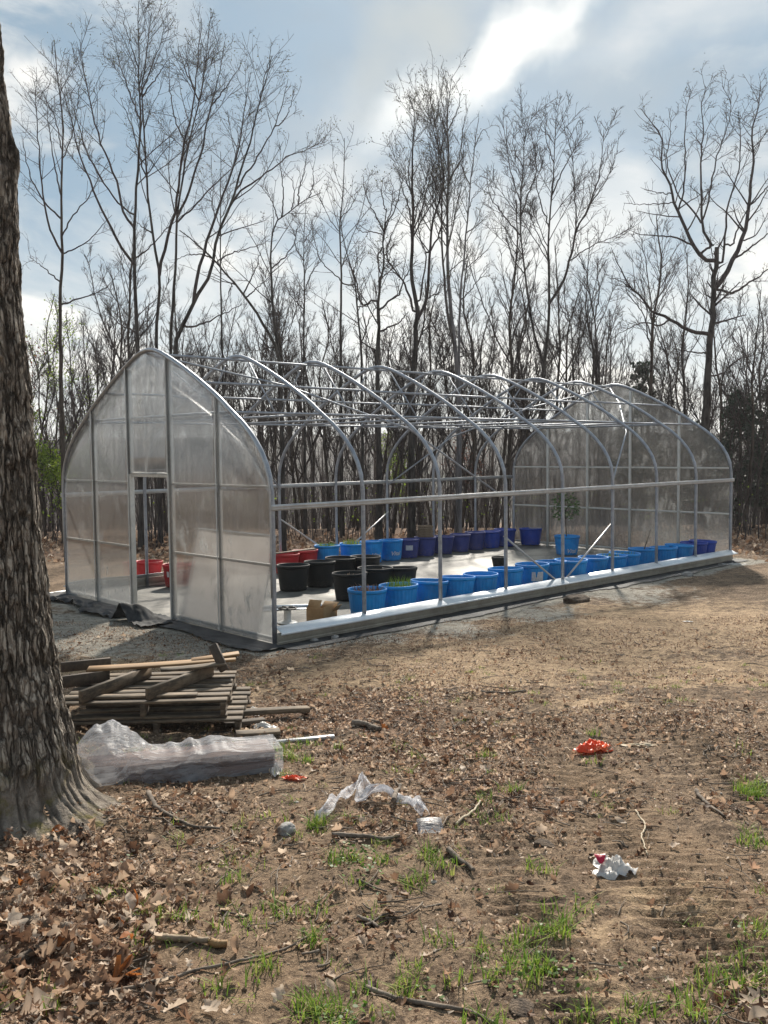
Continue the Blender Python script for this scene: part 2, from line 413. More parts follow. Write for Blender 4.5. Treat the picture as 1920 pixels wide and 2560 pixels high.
M['clod'] = simple('crumbly brown earth', (0.05, 0.034, 0.024), (0.17, 0.12, 0.08), 16, 0.95, 0, 0.9, 0.03)
M['stone'] = simple('grey stone', (0.20, 0.19, 0.18), (0.38, 0.36, 0.34), 14, 0.85, 0, 0.5, 0.01)
def bark(name, c1, c2, sc=9.0, b=0.8):
    m, nt, out = new_mat(name)
    co = geo_pos(nt)
    n1 = nt.noise(nt.scaled(co, 1, 1, 0.22), sc, 5, 0.6); n2 = nt.noise(co, 2.3, 3, 0.5)
    col = nt.mix(nt.rng(n1, 0.38, 0.62), c1, c2); col = nt.mix(nt.rng(n2, 0.4, 0.75, 0, 0.45), col, tuple(0.75*x+0.01 for x in c2))
    principled(nt, out, col, 0.9, 0, nt.bump(n1, b, 0.03), 0.2); return m
M['bark'] = bark('dark oak bark', (0.020, 0.017, 0.016), (0.075, 0.065, 0.060))
M['bark_brown'] = bark('brown bark', (0.032, 0.024, 0.020), (0.095, 0.075, 0.062))
M['bark_far'] = bark('bark paled for distance haze', (0.085, 0.076, 0.072), (0.20, 0.18, 0.168))  # bark colour lifted paler to stand for haze over the far stems
M['bark_grey'] = bark('pale grey bark', (0.10, 0.095, 0.10), (0.21, 0.20, 0.205))
M['twig'] = bark('twig bark', (0.034, 0.027, 0.028), (0.085, 0.068, 0.068), 20, 0.0)
M['twig_pale'] = bark('pale twig bark', (0.06, 0.052, 0.05), (0.13, 0.115, 0.11), 20, 0.0)
def leafy(name, stops, rough=0.6, trans=0.35, vary=0.25):
    """thin leaf: diffuse plus light through the blade; colour picked per leaf by its tint"""
    m, nt, out = new_mat(name)
    a = nt.attr('tint'); col = nt.ramp(a, stops)
    n = nt.noise(geo_pos(nt), 55.0, 3, 0.6)
    k = nt.m('MULTIPLY_ADD', n, vary*2, 1-vary)
    cb = nt.node('ShaderNodeCombineXYZ'); [nt.put(cb.inputs[i], k) for i in range(3)]
    col = nt.vm('MULTIPLY', col, cb.outputs[0])
    b = nt.node('ShaderNodeBsdfPrincipled'); nt.put(b.inputs['Base Color'], col); b.inputs['Roughness'].default_value = rough
    b.inputs['Specular IOR Level'].default_value = 0.25
    t = nt.node('ShaderNodeBsdfTranslucent'); nt.put(t.inputs['Color'], col)
    mxn = nt.node('ShaderNodeMixShader'); mxn.inputs[0].default_value = trans
    nt.l.new(b.outputs[0], mxn.inputs[1]); nt.l.new(t.outputs[0], mxn.inputs[2]); nt.l.new(mxn.outputs[0], out.inputs[0]); return m
M['leaf'] = leafy('dead oak leaf', [(0.0, (0.040, 0.020, 0.014)), (0.25, (0.125, 0.068, 0.042)), (0.5, (0.26, 0.16, 0.105)), (0.75, (0.46, 0.325, 0.225)), (0.93, (0.68, 0.56, 0.44)), (1.0, (0.34, 0.12, 0.035))], 0.6, 0.45)
M['grass'] = leafy('grass blade', [(0.0, (0.06, 0.11, 0.018)), (0.45, (0.14, 0.25, 0.032)), (0.75, (0.26, 0.36, 0.05)), (1.0, (0.42, 0.38, 0.13))], 0.5, 0.4)
M['spring'] = leafy('young spring leaf', [(0.0, (0.10, 0.17, 0.02)), (1.0, (0.27, 0.36, 0.05))], 0.5, 0.5)
M['rust'] = leafy('withered red brown leaf', [(0.0, (0.10, 0.035, 0.03)), (1.0, (0.24, 0.10, 0.07))], 0.6, 0.4)
M['bud'] = leafy('bud', [(0.0, (0.05, 0.05, 0.03)), (1.0, (0.14, 0.14, 0.07))], 0.6, 0.3)
M['needle'] = leafy('cedar foliage', [(0.0, (0.022, 0.034, 0.026)), (1.0, (0.065, 0.092, 0.066))], 0.6, 0.15)
M['evergreen_leaf'] = leafy('glossy green leaf', [(0.0, (0.04, 0.09, 0.025)), (1.0, (0.11, 0.20, 0.06))], 0.4, 0.25)

def poly_mat(name, haze_c, tr, rough=0.30, dirt=0.5, base=0.085):
    """twin-wall polycarbonate: seen through as a blur, with dust, scuffs and fine vertical flutes"""
    m, nt, out = new_mat(name)
    co = geo_pos(nt)
    d1 = nt.noise(co, 1.5, 6, 0.65, 0.5); d2 = nt.noise(nt.scaled(co, 1, 1, 0.35), 7.0, 5, 0.65, 0.6)
    dd = nt.m('MULTIPLY', nt.rng(d1, 0.46, 0.72), nt.rng(d2, 0.44, 0.66))
    hz = nt.node('ShaderNodeSeparateXYZ'); nt.put(hz.inputs[0], co); hgt = hz.outputs[2]
    wv = nt.node('ShaderNodeTexWave', wave_type='BANDS', bands_direction='Y'); nt.put(wv.inputs['Vector'], co)
    wv.inputs['Scale'].default_value = 14.0; wv.inputs['Distortion'].default_value = 0.2
    rf = nt.node('ShaderNodeBsdfRefraction'); rf.inputs['IOR'].default_value = 1.04; rf.inputs['Roughness'].default_value = rough
    rf.inputs['Color'].default_value = (*tr, 1)
    nt.put(rf.inputs['Normal'], nt.bump(wv.outputs[1], 0.12, 0.004))
    tp = nt.node('ShaderNodeBsdfTransparent'); tp.inputs['Color'].default_value = (*tr, 1)
    s1 = nt.node('ShaderNodeMixShader'); s1.inputs[0].default_value = 0.42
    nt.l.new(rf.outputs[0], s1.inputs[1]); nt.l.new(tp.outputs[0], s1.inputs[2])
    df = nt.node('ShaderNodeBsdfDiffuse'); df.inputs['Color'].default_value = (*haze_c, 1)
    tl = nt.node('ShaderNodeBsdfTranslucent'); tl.inputs['Color'].default_value = (*haze_c, 1)
    s0 = nt.node('ShaderNodeMixShader'); s0.inputs[0].default_value = 0.55
    nt.l.new(df.outputs[0], s0.inputs[1]); nt.l.new(tl.outputs[0], s0.inputs[2])
    s2 = nt.node('ShaderNodeMixShader'); nt.put(s2.inputs[0], nt.m('ADD', nt.m('MULTIPLY_ADD', dd, dirt, base), nt.m('MULTIPLY', nt.rng(nt.m('ADD', hgt, nt.m('MULTIPLY', d1, 0.8)), 1.7, 0.2), 0.26)))
    nt.l.new(s1.outputs[0], s2.inputs[1]); nt.l.new(s0.outputs[0], s2.inputs[2])
    gl = nt.node('ShaderNodeBsdfGlossy'); gl.inputs['Roughness'].default_value = 0.12
    s3 = nt.node('ShaderNodeMixShader'); nt.put(s3.inputs[0], nt.m('MULTIPLY', nt.node('ShaderNodeFresnel').outputs[0], 0.22))
    nt.l.new(s2.outputs[0], s3.inputs[1]); nt.l.new(gl.outputs[0], s3.inputs[2]); nt.l.new(s3.outputs[0], out.inputs[0]); return m
M['poly'] = poly_mat('polycarbonate sheet', (0.52, 0.52, 0.51), (0.975, 0.98, 0.985), 0.13, 0.50, 0.085)
M['poly_spare'] = poly_mat('dusty polycarbonate sheet', (0.66, 0.62, 0.59), (0.88, 0.88, 0.88), 0.35, 0.3, 0.66)
def film(name, c, alpha, scale=14.0):
    """clear crumpled plastic film with milky folds"""
    m, nt, out = new_mat(name)
    co = obj_co(nt); n = nt.noise(nt.scaled(co, 0.5, 1.6, 1.6), scale, 6, 0.65, 1.6); n2 = nt.noise(nt.scaled(co, 0.35, 4, 4), scale*1.6, 6, 0.7, 1.0)
    b = nt.node('ShaderNodeBsdfPrincipled'); b.inputs['Base Color'].default_value = (*c, 1); b.inputs['Roughness'].default_value = 0.34
    nt.put(b.inputs['Normal'], nt.bump(n2, 0.6, 0.02))
    tl = nt.node('ShaderNodeBsdfTranslucent'); tl.inputs['Color'].default_value = (*c, 1)
    s0 = nt.node('ShaderNodeMixShader'); s0.inputs[0].default_value = 0.35
    nt.l.new(b.outputs[0], s0.inputs[1]); nt.l.new(tl.outputs[0], s0.inputs[2])
    tp = nt.node('ShaderNodeBsdfTransparent')
    s = nt.node('ShaderNodeMixShader'); nt.put(s.inputs[0], nt.rng(nt.m('MULTIPLY', nt.m('ADD', n, n2), 0.5), 0.36, 0.66, alpha[0], alpha[1]))
    nt.l.new(tp.outputs[0], s.inputs[1]); nt.l.new(s0.outputs[0], s.inputs[2]); nt.l.new(s.outputs[0], out.inputs[0]); return m
M['film'] = film('clear plastic wrap', (0.46, 0.47, 0.50), (0.15, 0.76), 5.0)
M['film_white'] = film('milky plastic film', (0.66, 0.67, 0.72), (0.30, 0.95), 22.0)
def bagmat(name, c, c2, trans=0.4):
    m, nt, out = new_mat(name)
    n = nt.noise(obj_co(nt), 9, 4, 0.6); col = nt.mix(nt.rng(n, 0.4, 0.65), c, c2)
    b = nt.node('ShaderNodeBsdfPrincipled'); nt.put(b.inputs['Base Color'], col); b.inputs['Roughness'].default_value = 0.35
    nt.put(b.inputs['Normal'], nt.bump(nt.noise(obj_co(nt), 40, 4, 0.6), 0.35, 0.01))
    t = nt.node('ShaderNodeBsdfTranslucent'); nt.put(t.inputs['Color'], col)
    s = nt.node('ShaderNodeMixShader'); s.inputs[0].default_value = trans
    nt.l.new(b.outputs[0], s.inputs[1]); nt.l.new(t.outputs[0], s.inputs[2]); nt.l.new(s.outputs[0], out.inputs[0]); return m
M['orange'] = bagmat('orange plastic', (0.78, 0.08, 0.015), (0.85, 0.16, 0.05))
M['white_bag'] = bagmat('white plastic', (0.62, 0.60, 0.57), (0.74, 0.72, 0.70))
M['crimson'] = bagmat('crimson plastic', (0.45, 0.01, 0.05), (0.5, 0.02, 0.07))

# ground: dirt, straw-coloured bare clay, grey gravel dust and leaf mould, laid out by zones
m, nt, out = new_mat('bare ground'); M['ground'] = m
co = geo_pos(nt)
z = nt.node('ShaderNodeSeparateColor'); nt.put(z.inputs[0], nt.attr('zone', 0))
n1 = nt.noise(co, 1.1, 6, 0.6); n2 = nt.noise(co, 7.0, 6, 0.65); n3 = nt.noise(co, 38.0, 5, 0.7); n4 = nt.noise(nt.scaled(co, 1, 1, 1), 120.0, 3, 0.7)
mixn = nt.m('ADD', nt.m('MULTIPLY', n2, 0.45), nt.m('MULTIPLY', n3, 0.55))
dirt = nt.mix(nt.rng(mixn, 0.38, 0.64), (0.085, 0.055, 0.035), (0.43, 0.30, 0.195))
dirt = nt.mix(nt.rng(n1, 0.42, 0.7, 0, 0.6), dirt, (0.33, 0.22, 0.135))
straw = nt.mix(nt.rng(mixn, 0.36, 0.62), (0.22, 0.142, 0.082), (0.62, 0.44, 0.275))
grav = nt.mix(nt.rng(mixn, 0.36, 0.62), (0.24, 0.22, 0.185), (0.55, 0.505, 0.43))
mould = nt.mix(nt.rng(mixn, 0.38, 0.62), (0.062, 0.034, 0.022), (0.42, 0.27, 0.18))
edge = nt.m('SUBTRACT', nt.m('MULTIPLY', nt.m('ADD', n2, nt.m('MULTIPLY', n1, 0.8)), 0.9), 0.81)
def zone(ch): return nt.rng(nt.m('ADD', z.outputs[ch], nt.m('MULTIPLY', edge, 1.3)), 0.34, 0.66)
c = nt.mix(zone(1), dirt, straw); c = nt.mix(zone(2), c, mould); c = nt.mix(zone(0), c, grav)
chips = nt.rng(n4, 0.58, 0.70, 0, 0.75); c = nt.mix(chips, c, (0.55, 0.43, 0.32))
dk = nt.rng(nt.noise(co, 16.0, 4, 0.7, 0.6), 0.55, 0.68, 0, 0.85); c = nt.mix(dk, c, (0.035, 0.023, 0.017))
bmp = nt.bump(n2, 0.9, 0.09, None); bmp = nt.bump(n3, 0.95, 0.05, bmp); bmp = nt.bump(n4, 0.9, 0.014, bmp)
principled(nt, out, c, 0.92, 0, bmp, 0.2)

m, nt, out = new_mat('wooded hills'); M['hills'] = m
co = geo_pos(nt); n1 = nt.noise(co, 0.05, 6, 0.65); n2 = nt.noise(nt.scaled(co, 1, 1, 0.3), 0.5, 5, 0.7)
c = nt.mix(nt.rng(n2, 0.35, 0.65), (0.10, 0.094, 0.092), (0.21, 0.195, 0.185)); c = nt.mix(nt.rng(n1, 0.5, 0.7, 0, 0.6), c, (0.06, 0.075, 0.05))
principled(nt, out, c, 1.0, 0, nt.bump(n2, 1.0, 1.5), 0.0)

m, nt, out = new_mat('dusty floor fabric'); M['floor'] = m
co = geo_pos(nt); n1 = nt.noise(co, 0.9, 5, 0.6, 0.4); n2 = nt.noise(nt.scaled(co, 1.0, 4.0, 1), 3.0, 5, 0.65, 0.5); n3 = nt.noise(co, 60, 3, 0.6)
c = nt.mix(nt.rng(nt.m('ADD', nt.m('MULTIPLY', n1, 0.6), nt.m('MULTIPLY', n2, 0.4)), 0.38, 0.64), (0.075, 0.071, 0.065), (0.27, 0.25, 0.21))
c = nt.mix(nt.rng(n3, 0.55, 0.75, 0, 0.35), c, (0.14, 0.12, 0.10))
principled(nt, out, c, 0.62, 0, nt.bump(n2, 0.35, 0.03), 0.4)

# trunk bark of the old oak beside the camera
m, nt, out = new_mat('furrowed oak bark'); M['oak'] = m
co = geo_pos(nt)
a = nt.attr('tint')
n2 = nt.noise(nt.scaled(co, 1, 1, 0.35), 30.0, 6, 0.68); n3 = nt.noise(co, 110.0, 4, 0.65); n1 = nt.noise(co, 2.2, 4, 0.6)
vw = nt.vm('ADD', nt.scaled(co, 1, 1, 0.13), nt.vm('SCALE', nt.vm('SUBTRACT', nt.noise(nt.scaled(co, 1, 1, 0.5), 9.0, 4, 0.6, 0.0, 1), (0.5, 0.5, 0.5))))
vw.node.inputs[1].links[0].from_node.inputs['Scale'].default_value = 0.07
def crack(scale, w):
    v = nt.node('ShaderNodeTexVoronoi', feature='DISTANCE_TO_EDGE'); nt.put(v.inputs['Vector'], vw); v.inputs['Scale'].default_value = scale
    return nt.rng(v.outputs[0], 0.0, w)
k1, k2 = crack(24.0, 0.17), crack(52.0, 0.17)
hz0 = nt.node('ShaderNodeSeparateXYZ'); nt.put(hz0.inputs[0], co); lowz = nt.rng(hz0.outputs[2], 0.80, 0.58)
plate = nt.m('MULTIPLY', k1, nt.m('MULTIPLY_ADD', k2, 0.45, 0.55)); plate = nt.m('ADD', nt.m('MULTIPLY', plate, nt.m('SUBTRACT', 1.0, lowz)), nt.m('MULTIPLY', lowz, nt.m('MULTIPLY_ADD', nt.noise(nt.scaled(co, 1, 1, 0.6), 22.0, 5, 0.7), 1.6, -0.25)))
f = nt.m('ADD', nt.m('MULTIPLY', nt.m('MULTIPLY', plate, nt.m('MULTIPLY_ADD', a, 0.6, 0.4)), 0.60), nt.m('MULTIPLY', n2, 0.42))
c = nt.ramp(f, [(0.16, (0.045, 0.038, 0.032)), (0.42, (0.18, 0.15, 0.122)), (0.62, (0.33, 0.28, 0.23)), (0.86, (0.46, 0.41, 0.345))])
c = nt.mix(nt.rng(n1, 0.52, 0.72, 0, 0.45), c, (0.19, 0.135, 0.10))
hz = nt.node('ShaderNodeSeparateXYZ'); nt.put(hz.inputs[0], co)
moss = nt.m('MULTIPLY', nt.rng(nt.noise(co, 7.0, 5, 0.65), 0.50, 0.66), nt.rng(hz.outputs[2], 0.95, 0.45))
c = nt.mix(nt.m('MULTIPLY', moss, 0.75), c, (0.17, 0.145, 0.035))
bmp = nt.bump(plate, 1.0, 0.03); bmp = nt.bump(n2, 0.8, 0.02, bmp); bmp = nt.bump(n3, 0.7, 0.006, bmp)
principled(nt, out, c, 0.92, 0, bmp, 0.15)

# ------------------------------------------------------------------ ground sheet and hills
def grow_axis(a, b, base, k):
    v = [a]
    while v[-1] < b: v.append(v[-1]+base+k*max(0.0, v[-1]))
    return np.array(v)
sv = np.concatenate([[-30, -14, -7, -4, -2.5, -1.4, -0.6, 0.1, 0.7], grow_axis(1.2, 14, 0.009, 0.0033), grow_axis(14.1, 165, 0.02, 0.0095)])
tv = grow_axis(0, 150, 0.022, 0.0125); tv = np.concatenate([-tv[:0:-1], tv])
S_, T_ = np.meshgrid(sv, tv, indexing='ij')
gx, gy = xy(S_, T_); gz = terr(gx, gy)
ns, ntt = S_.shape
idx = np.arange(ns*ntt).reshape(ns, ntt)
Q = np.stack([idx[:-1, :-1], idx[1:, :-1], idx[1:, 1:], idx[:-1, 1:]], -1).reshape(-1, 4)
def ell(c, r, x, y): return np.exp(-(((x-c[0])**2+(y-c[1])**2)/r**2))
fx_, fy_ = gx.ravel(), gy.ravel(); fs, ft = S_.ravel(), T_.ravel()
gravel = np.zeros(fx_.size); strawm = np.zeros(fx_.size); litter = np.zeros(fx_.size)
gravel = np.maximum(gravel, pad_mask(fx_, fy_, 0.35, 0.7)*0.9)
for (u, v, r, k) in ((180, 1560, 1.7, 1.0), (330, 1600, 1.5, 0.95), (60, 1600, 2.0, 0.9), (520, 1625, 1.0, 0.8), (1130, 1575, 0.8, 0.7), (1330, 1535, 1.0, 0.75), (1560, 1480, 1.3, 0.75), (950, 1600, 0.6, 0.6)):
    gravel = np.maximum(gravel, k*ell(G(u, v), r, fx_, fy_))
for (u, v, r, k) in ((1500, 1570, 2.2, 1.0), (1250, 1640, 1.8, 1.0), (1000, 1680, 1.5, 0.95), (1750, 1560, 2.5, 0.9), (1700, 1680, 1.4, 0.85), (800, 1700, 1.1, 0.8), (220, 1665, 1.2, 0.9), (1500, 1750, 0.9, 0.6), (1450, 2330, 0.35, 0.5), (1650, 2250, 0.4, 0.5), (1550, 2480, 0.3, 0.5), (1300, 2560, 0.4, 0.4)):
    strawm = np.maximum(strawm, k*ell(G(u, v), r, fx_, fy_))
LZ = ((900, 1780, 1.0, 1.0), (1080, 1850, 0.9, 0.9), (760, 1800, 0.7, 1.0), (1200, 1960, 0.5, 0.9), (1350, 2000, 0.4, 0.8), (980, 2050, 0.30, 0.7), (90, 2330, 0.50, 1.0), (20, 2450, 0.45, 1.0), (230, 2190, 0.36, 0.8), (290, 2490, 0.28, 0.8), (420, 2020, 0.30, 0.7), (700, 2250, 0.30, 0.5), (1880, 2520, 0.20, 0.8), (1830, 2020, 0.25, 0.5), (600, 1700, 0.5, 0.5), (150, 2110, 0.36, 0.8), (640, 2130, 0.28, 0.5), (880, 2330, 0.35, 0.5), (1750, 1830, 0.9, 0.4))
LZW = [(G(u, v)[:2], r, k) for (u, v, r, k) in LZ]
def litter_density(x, y):
    d = np.zeros_like(np.asarray(x, float))
    for c, r, k in LZW: d = np.maximum(d, k*np.exp(-(((x-c[0])**2+(y-c[1])**2)/r**2)))
    return d
litter = litter_density(fx_, fy_)*0.8
litter = np.maximum(litter, sstep(20.5, 22.5, fs)*1.0)
litter = np.maximum(litter, sstep(2.5, 1.0, fs)*0.5)
mb = MB(); mb.add(np.stack([fx_, fy_, gz.ravel()], -1), Q)
go = mb.build('ground', M['ground'], smooth=True, tint=False); props(go, kind='structure')
za = go.data.attributes.new('zone', 'FLOAT_COLOR', 'POINT')
za.data.foreach_set('color', np.stack([gravel, strawm, litter, np.ones(fx_.size)], -1).astype(np.float32).ravel())

hs = np.concatenate([np.linspace(120, 380, 60), np.linspace(400, 1200, 12)]); ht = np.linspace(-420, 420, 240)
HS, HT = np.meshgrid(hs, ht, indexing='ij'); hx, hy = xy(HS, HT)
hz_ = -9 + sstep(130, 330, HS)*(17+4.0*fbm(hx*0.012, hy*0.012, o=3)) + 2.2*np.abs(fbm(hx*0.11, hy*0.11, o=3))*sstep(150, 300, HS) + 3*sstep(400, 1200, HS)
i2 = np.arange(HS.size).reshape(HS.shape)
mb = MB(); mb.add(np.stack([hx.ravel(), hy.ravel(), hz_.ravel()], -1), np.stack([i2[:-1, :-1], i2[1:, :-1], i2[1:, 1:], i2[:-1, 1:]], -1).reshape(-1, 4))
props(mb.build('hills', M['hills'], smooth=True, tint=False), kind='structure')
# ------------------------------------------------------------------ greenhouse
TILT = -math.atan(SLOPE)
gh = empty('greenhouse', (0, 0, 0), 0, 'long gothic arch greenhouse with clear end walls and bare steel hoops along its roof', 'greenhouse')
gh.rotation_euler = (0, TILT, 0)
PROF = [(0.0, 1.72), (0.003, 2.02), (0.018, 2.26), (0.046, 2.49), (0.093, 2.74), (0.148, 2.945), (0.2, 3.145), (0.3, 3.46), (0.386, 3.695), (0.445, 3.835), (0.475, 3.878), (0.5, 3.89)]
PY = np.array([p[0] for p in PROF]); PZ = np.array([p[1] for p in PROF])
def roof_z(y):
    q = np.minimum(np.asarray(y)/W, 1-np.asarray(y)/W); return np.interp(np.clip(q, 0, 0.5), PY, PZ)
half = resample([(0, a*W, b) for a, b in PROF], 22)
arch = np.vstack([half, half[-2::-1]*np.array([1, 0, 1])+np.array([0, 1, 0])*(W-half[-2::-1][:, 1:2])])
full = np.vstack([[(0, 0, 0.0), (0, 0, 0.6), (0, 0, 1.2)], arch, [(0, W, 1.2), (0, W, 0.6), (0, W, 0.0)]])
for i in range(9):
    mb = MB(); mb.tube(full+np.array([i*BAY, 0, 0]), 0.031 if i in (0, 8) else 0.029, 12)
    mb.build('hoop', M['steel'], gh, smooth=True)
rs = random.Random(3)
def purlin(y, z, r=0.0175, dx=0.0):
    mb = MB()
    for i in range(4):                               # swaged lengths that overlap a little
        a, b = i*3.0-0.02, i*3.0+3.1
        j = rs.uniform(-0.008, 0.008)
        mb.tube([(a, y, z+j), (b-0.25, y, z+j), (b-0.2, y, z+j), (min(b, L+0.03), y, z+j)], [r, r, r*0.82, r*0.82], 8)
    mb.build('purlin', M['steel'], gh, smooth=True)
purlin(W/2, 3.84, 0.018)
for q, z in ((0.271, 3.345), (0.148, 2.915)):
    purlin(q*W, z); purlin((1-q)*W, z)
for y, s in ((0.0, -1), (W, 1)):
    mb = MB(); mb.bbox((L/2, y+s*0.038, 1.72), axes((1, 0, 0)), (L/2+0.04, 0.012, 0.037), 0.004)
    mb.bbox((L/2, y+s*0.053, 1.735), axes((1, 0, 0)), (L/2+0.04, 0.004, 0.009), 0.002)
    mb.bbox((L/2, y+s*0.053, 1.703), axes((1, 0, 0)), (L/2+0.04, 0.004, 0.007), 0.002)
    mb.build('hip_rail', M['alu'], gh)
    # base rail: a channel with a sloping drip cap that throws water outwards
    mb = MB()
    for k in range(4):
        mb.bbox((1.5+3*k, y+s*0.048, 0.105), axes((1, 0, 0)), (1.497, 0.014, 0.062), 0.003)
        mb.bbox((1.5+3*k, y+s*0.066, 0.050), axes((1, 0, 0)), (1.497, 0.006, 0.010), 0.002); mb.bbox((1.5+3*k, y+s*0.040, 0.010), axes((1, 0, 0)), (1.497, 0.005, 0.034), 0.002)
    br = mb.build('base_rail', M['rail'], gh)
    mb = MB()
    ca, sa = math.cos(0.42), math.sin(0.42)
    A = np.array([[1, 0, 0], [0, s*ca, -sa], [0, s*sa, ca]])
    for k in range(4): mb.bbox((1.52+3*k, y+s*0.052, 0.204), A, (1.53 if k == 3 else 1.499, 0.085, 0.004), 0.002)
    mb.bbox((L/2+0.04, y+s*0.134, 0.163), axes((1, 0, 0)), (L/2+0.04, 0.003, 0.012), 0.002)
    mb.build('drip_cap', M['flash'], br)
# trusses: collar tie and a V of web struts in every inner hoop
for i in range(1, 8):
    x = i*BAY
    mb = MB(); mb.tube([(x+0.03, 0.150*W, 2.93), (x+0.03, 0.5*W, 2.93+rs.uniform(-0.01, 0.01)), (x+0.03, 0.850*W, 2.93)], 0.017, 8)
    mb.build('collar_tie', M['steel'], gh, smooth=True)
    for q in (-1, 1):
        mb = MB(); mb.tube([(x+0.03, W*(0.5+0.055*q), 3.77), (x+0.03, W*(0.5+0.17*q), 2.94)], 0.0125, 8); mb.build('web_strut', M['steel'], gh, smooth=True)
# diagonal wind braces that follow the curve of the roof, and short ones in the side walls
def roof_brace(x0, x1, side):
    pts = []
    for t in (0, 0.34, 0.67, 1):
        k = t*(len(half)-1); i = min(int(k), len(half)-2); p = half[::-1][i]*(1-(k-i))+half[::-1][i+1]*(k-i)
        y = p[1]; z = p[2]
        pts.append((x0+(x1-x0)*t, y+0.05, z-0.055) if side == 0 else (x0+(x1-x0)*t, W-y-0.05, z-0.055))
    mb = MB(); mb.tube(pts, 0.015, 8); mb.build('wind_brace', M['steel'], gh, smooth=True)
for sd_ in (0, 1):
    roof_brace(0.05, 4.5, sd_); roof_brace(11.95, 7.5, sd_)
    y = 0.035 if sd_ == 0 else W-0.035
    for xa, xb in ((4.5, 6.0), (7.5, 6.0)):
        mb = MB(); mb.tube([(xa, y, 1.05), (xa+(xb-xa)*0.97, y, 0.16)], 0.016, 8); mb.build('side_brace', M['alu'], gh, smooth=True)
# end walls
STUDS = [1.195, 2.418, 3.575, 4.735]
def end_wall(x, s, door):
    """s = -1 on the near wall, +1 on the far one; sheets hang on the outer face"""
    for k, y in enumerate(STUDS):
        mb = MB(); jamb = door and k in (1, 2)
        w_ = 0.034 if jamb else 0.024
        top = float(roof_z(y))-0.04
        mb.bbox((x-s*0.03, y, top/2), axes((0, 0, 1), (1, 0, 0)), (top/2, w_, w_), 0.004)
        mb.build('door_jamb' if jamb else 'wall_stud', M['alu_dull'], gh)
    mb = MB()
    n = 0.0
    edges = [0.0]+STUDS+[W]
    for z in (1.97, 1.00, 0.085):
        for k in range(5):
            if door and k == 2: continue
            a, b = edges[k]+0.03, edges[k+1]-0.03
            if k == 0 and z > 1.72: a += 0.02
            mb = MB(); mb.bbox((x-s*0.022, (a+b)/2, z), axes((0, 1, 0)), ((b-a)/2, 0.014, 0.017), 0.003); mb.build('wall_girt', M['alu_dull'], gh)
    mb = MB(); a, b = 0.155*W, 0.845*W
    mb.tube([(x-s*0.06, a, 2.93), (x-s*0.06, W/2, 2.93), (x-s*0.06, b, 2.93)], 0.02, 8); mb.build('collar_tie', M['steel'], gh, smooth=True)
    if door:
        mb = MB(); mb.bbox((x-s*0.03, (STUDS[1]+STUDS[2])/2, 2.085), axes((0, 1, 0)), ((STUDS[2]-STUDS[1])/2-0.036, 0.022, 0.028), 0.004); mb.build('door_header', M['alu_dull'], gh)
    for k in range(5):
        a, b = edges[k]+(0.006 if k else -0.015), edges[k+1]-(0.006 if k < 4 else -0.015)
        ys = np.linspace(a, b, 15); zt = roof_z(np.clip(ys, 0, W))+0.005
        z0 = 2.10 if (door and k == 2) else 0.045
        mb = MB()
        cols = [np.linspace(z0, t, 8) for t in zt]
        n = len(ys)
        for fx in (0.012, 0.021):
            V = np.array([(x+s*fx, ys[i], cols[i][j]) for i in range(n) for j in range(8)])
            q = np.array([(i*8+j, i*8+j+1, (i+1)*8+j+1, (i+1)*8+j) for i in range(n-1) for j in range(7)])
            flip = (fx < 0.015) == (s > 0)
            mb.add(V, q if flip else q[:, ::-1])
        # close the rim of the sheet
        ringi = [i*8 for i in range(n)]+[(n-1)*8+j for j in range(1, 8)]+[i*8+7 for i in range(n-2, -1, -1)]+[j for j in range(6, 0, -1)]
        o_ = n*8; m_ = len(ringi)
        mb.Q.append(np.array([(ringi[i], ringi[(i+1) % m_], ringi[(i+1) % m_]+o_, ringi[i]+o_) for i in range(m_)]))
        mb.build('clear_panel', M['poly'], gh)
    for k, y in enumerate(STUDS):                    # seams where the sheets meet
        top = float(roof_z(y))-0.02
        mb = MB(); mb.bbox((x+s*0.026, y, (top+0.05)/2), axes((0, 0, 1), (1, 0, 0)), ((top-0.05)/2, 0.009, 0.004), 0.002); mb.build('seam_strip', M['alu_dull'], gh)
    # bent edge channel over the sheets, following the arch
    mb = MB(); mb.tube(full[1:-1]*np.array([0, 1, 1])+np.array([x+s*0.03, 0, 0]), 0.013, 8); mb.build('edge_channel', M['alu'], gh, smooth=True)
end_wall(0.0, -1, True); end_wall(L, 1, False)

def padpt(x, y, h=0.0): return (x, y, SLOPE*x+h)
def thing_mesh(name, mb, mat, label, cat, group=None, smooth=False, parent=None):
    return props(mb.build(name, mat, parent, smooth), label, cat, group)

# floor of dusty fabric inside, running out as a dark margin along the base rail
fx = np.concatenate([np.linspace(-0.75, 0.4, 24), np.linspace(0.5, L+0.3, 90)]); fy = np.concatenate([np.linspace(-0.60, 0.1, 22), np.linspace(0.2, W+0.35, 60)])
FX, FY = np.meshgrid(fx, fy, indexing='ij')
fz = SLOPE*FX + 0.012 + 0.007*fbm(FX*1.7, FY*4.2, o=3)+0.004*fbm(FX*6, FY*6, o=2)
inside = (FX > 0.03) & (FY > 0.06)
mbf = MB(); ii = np.arange(FX.size).reshape(FX.shape)
cells = np.stack([ii[:-1, :-1], ii[1:, :-1], ii[1:, 1:], ii[:-1, 1:]], -1).reshape(-1, 4)
cx_ = FX.ravel()[cells].mean(1); cy_ = FY.ravel()[cells].mean(1)
core = (cx_ > -0.05) & (cy_ > 0.02)
mbf.add(np.stack([FX.ravel(), FY.ravel(), fz.ravel()], -1), cells[core]); props(mbf.build('floor', M['floor'], smooth=True, tint=False), kind='structure')
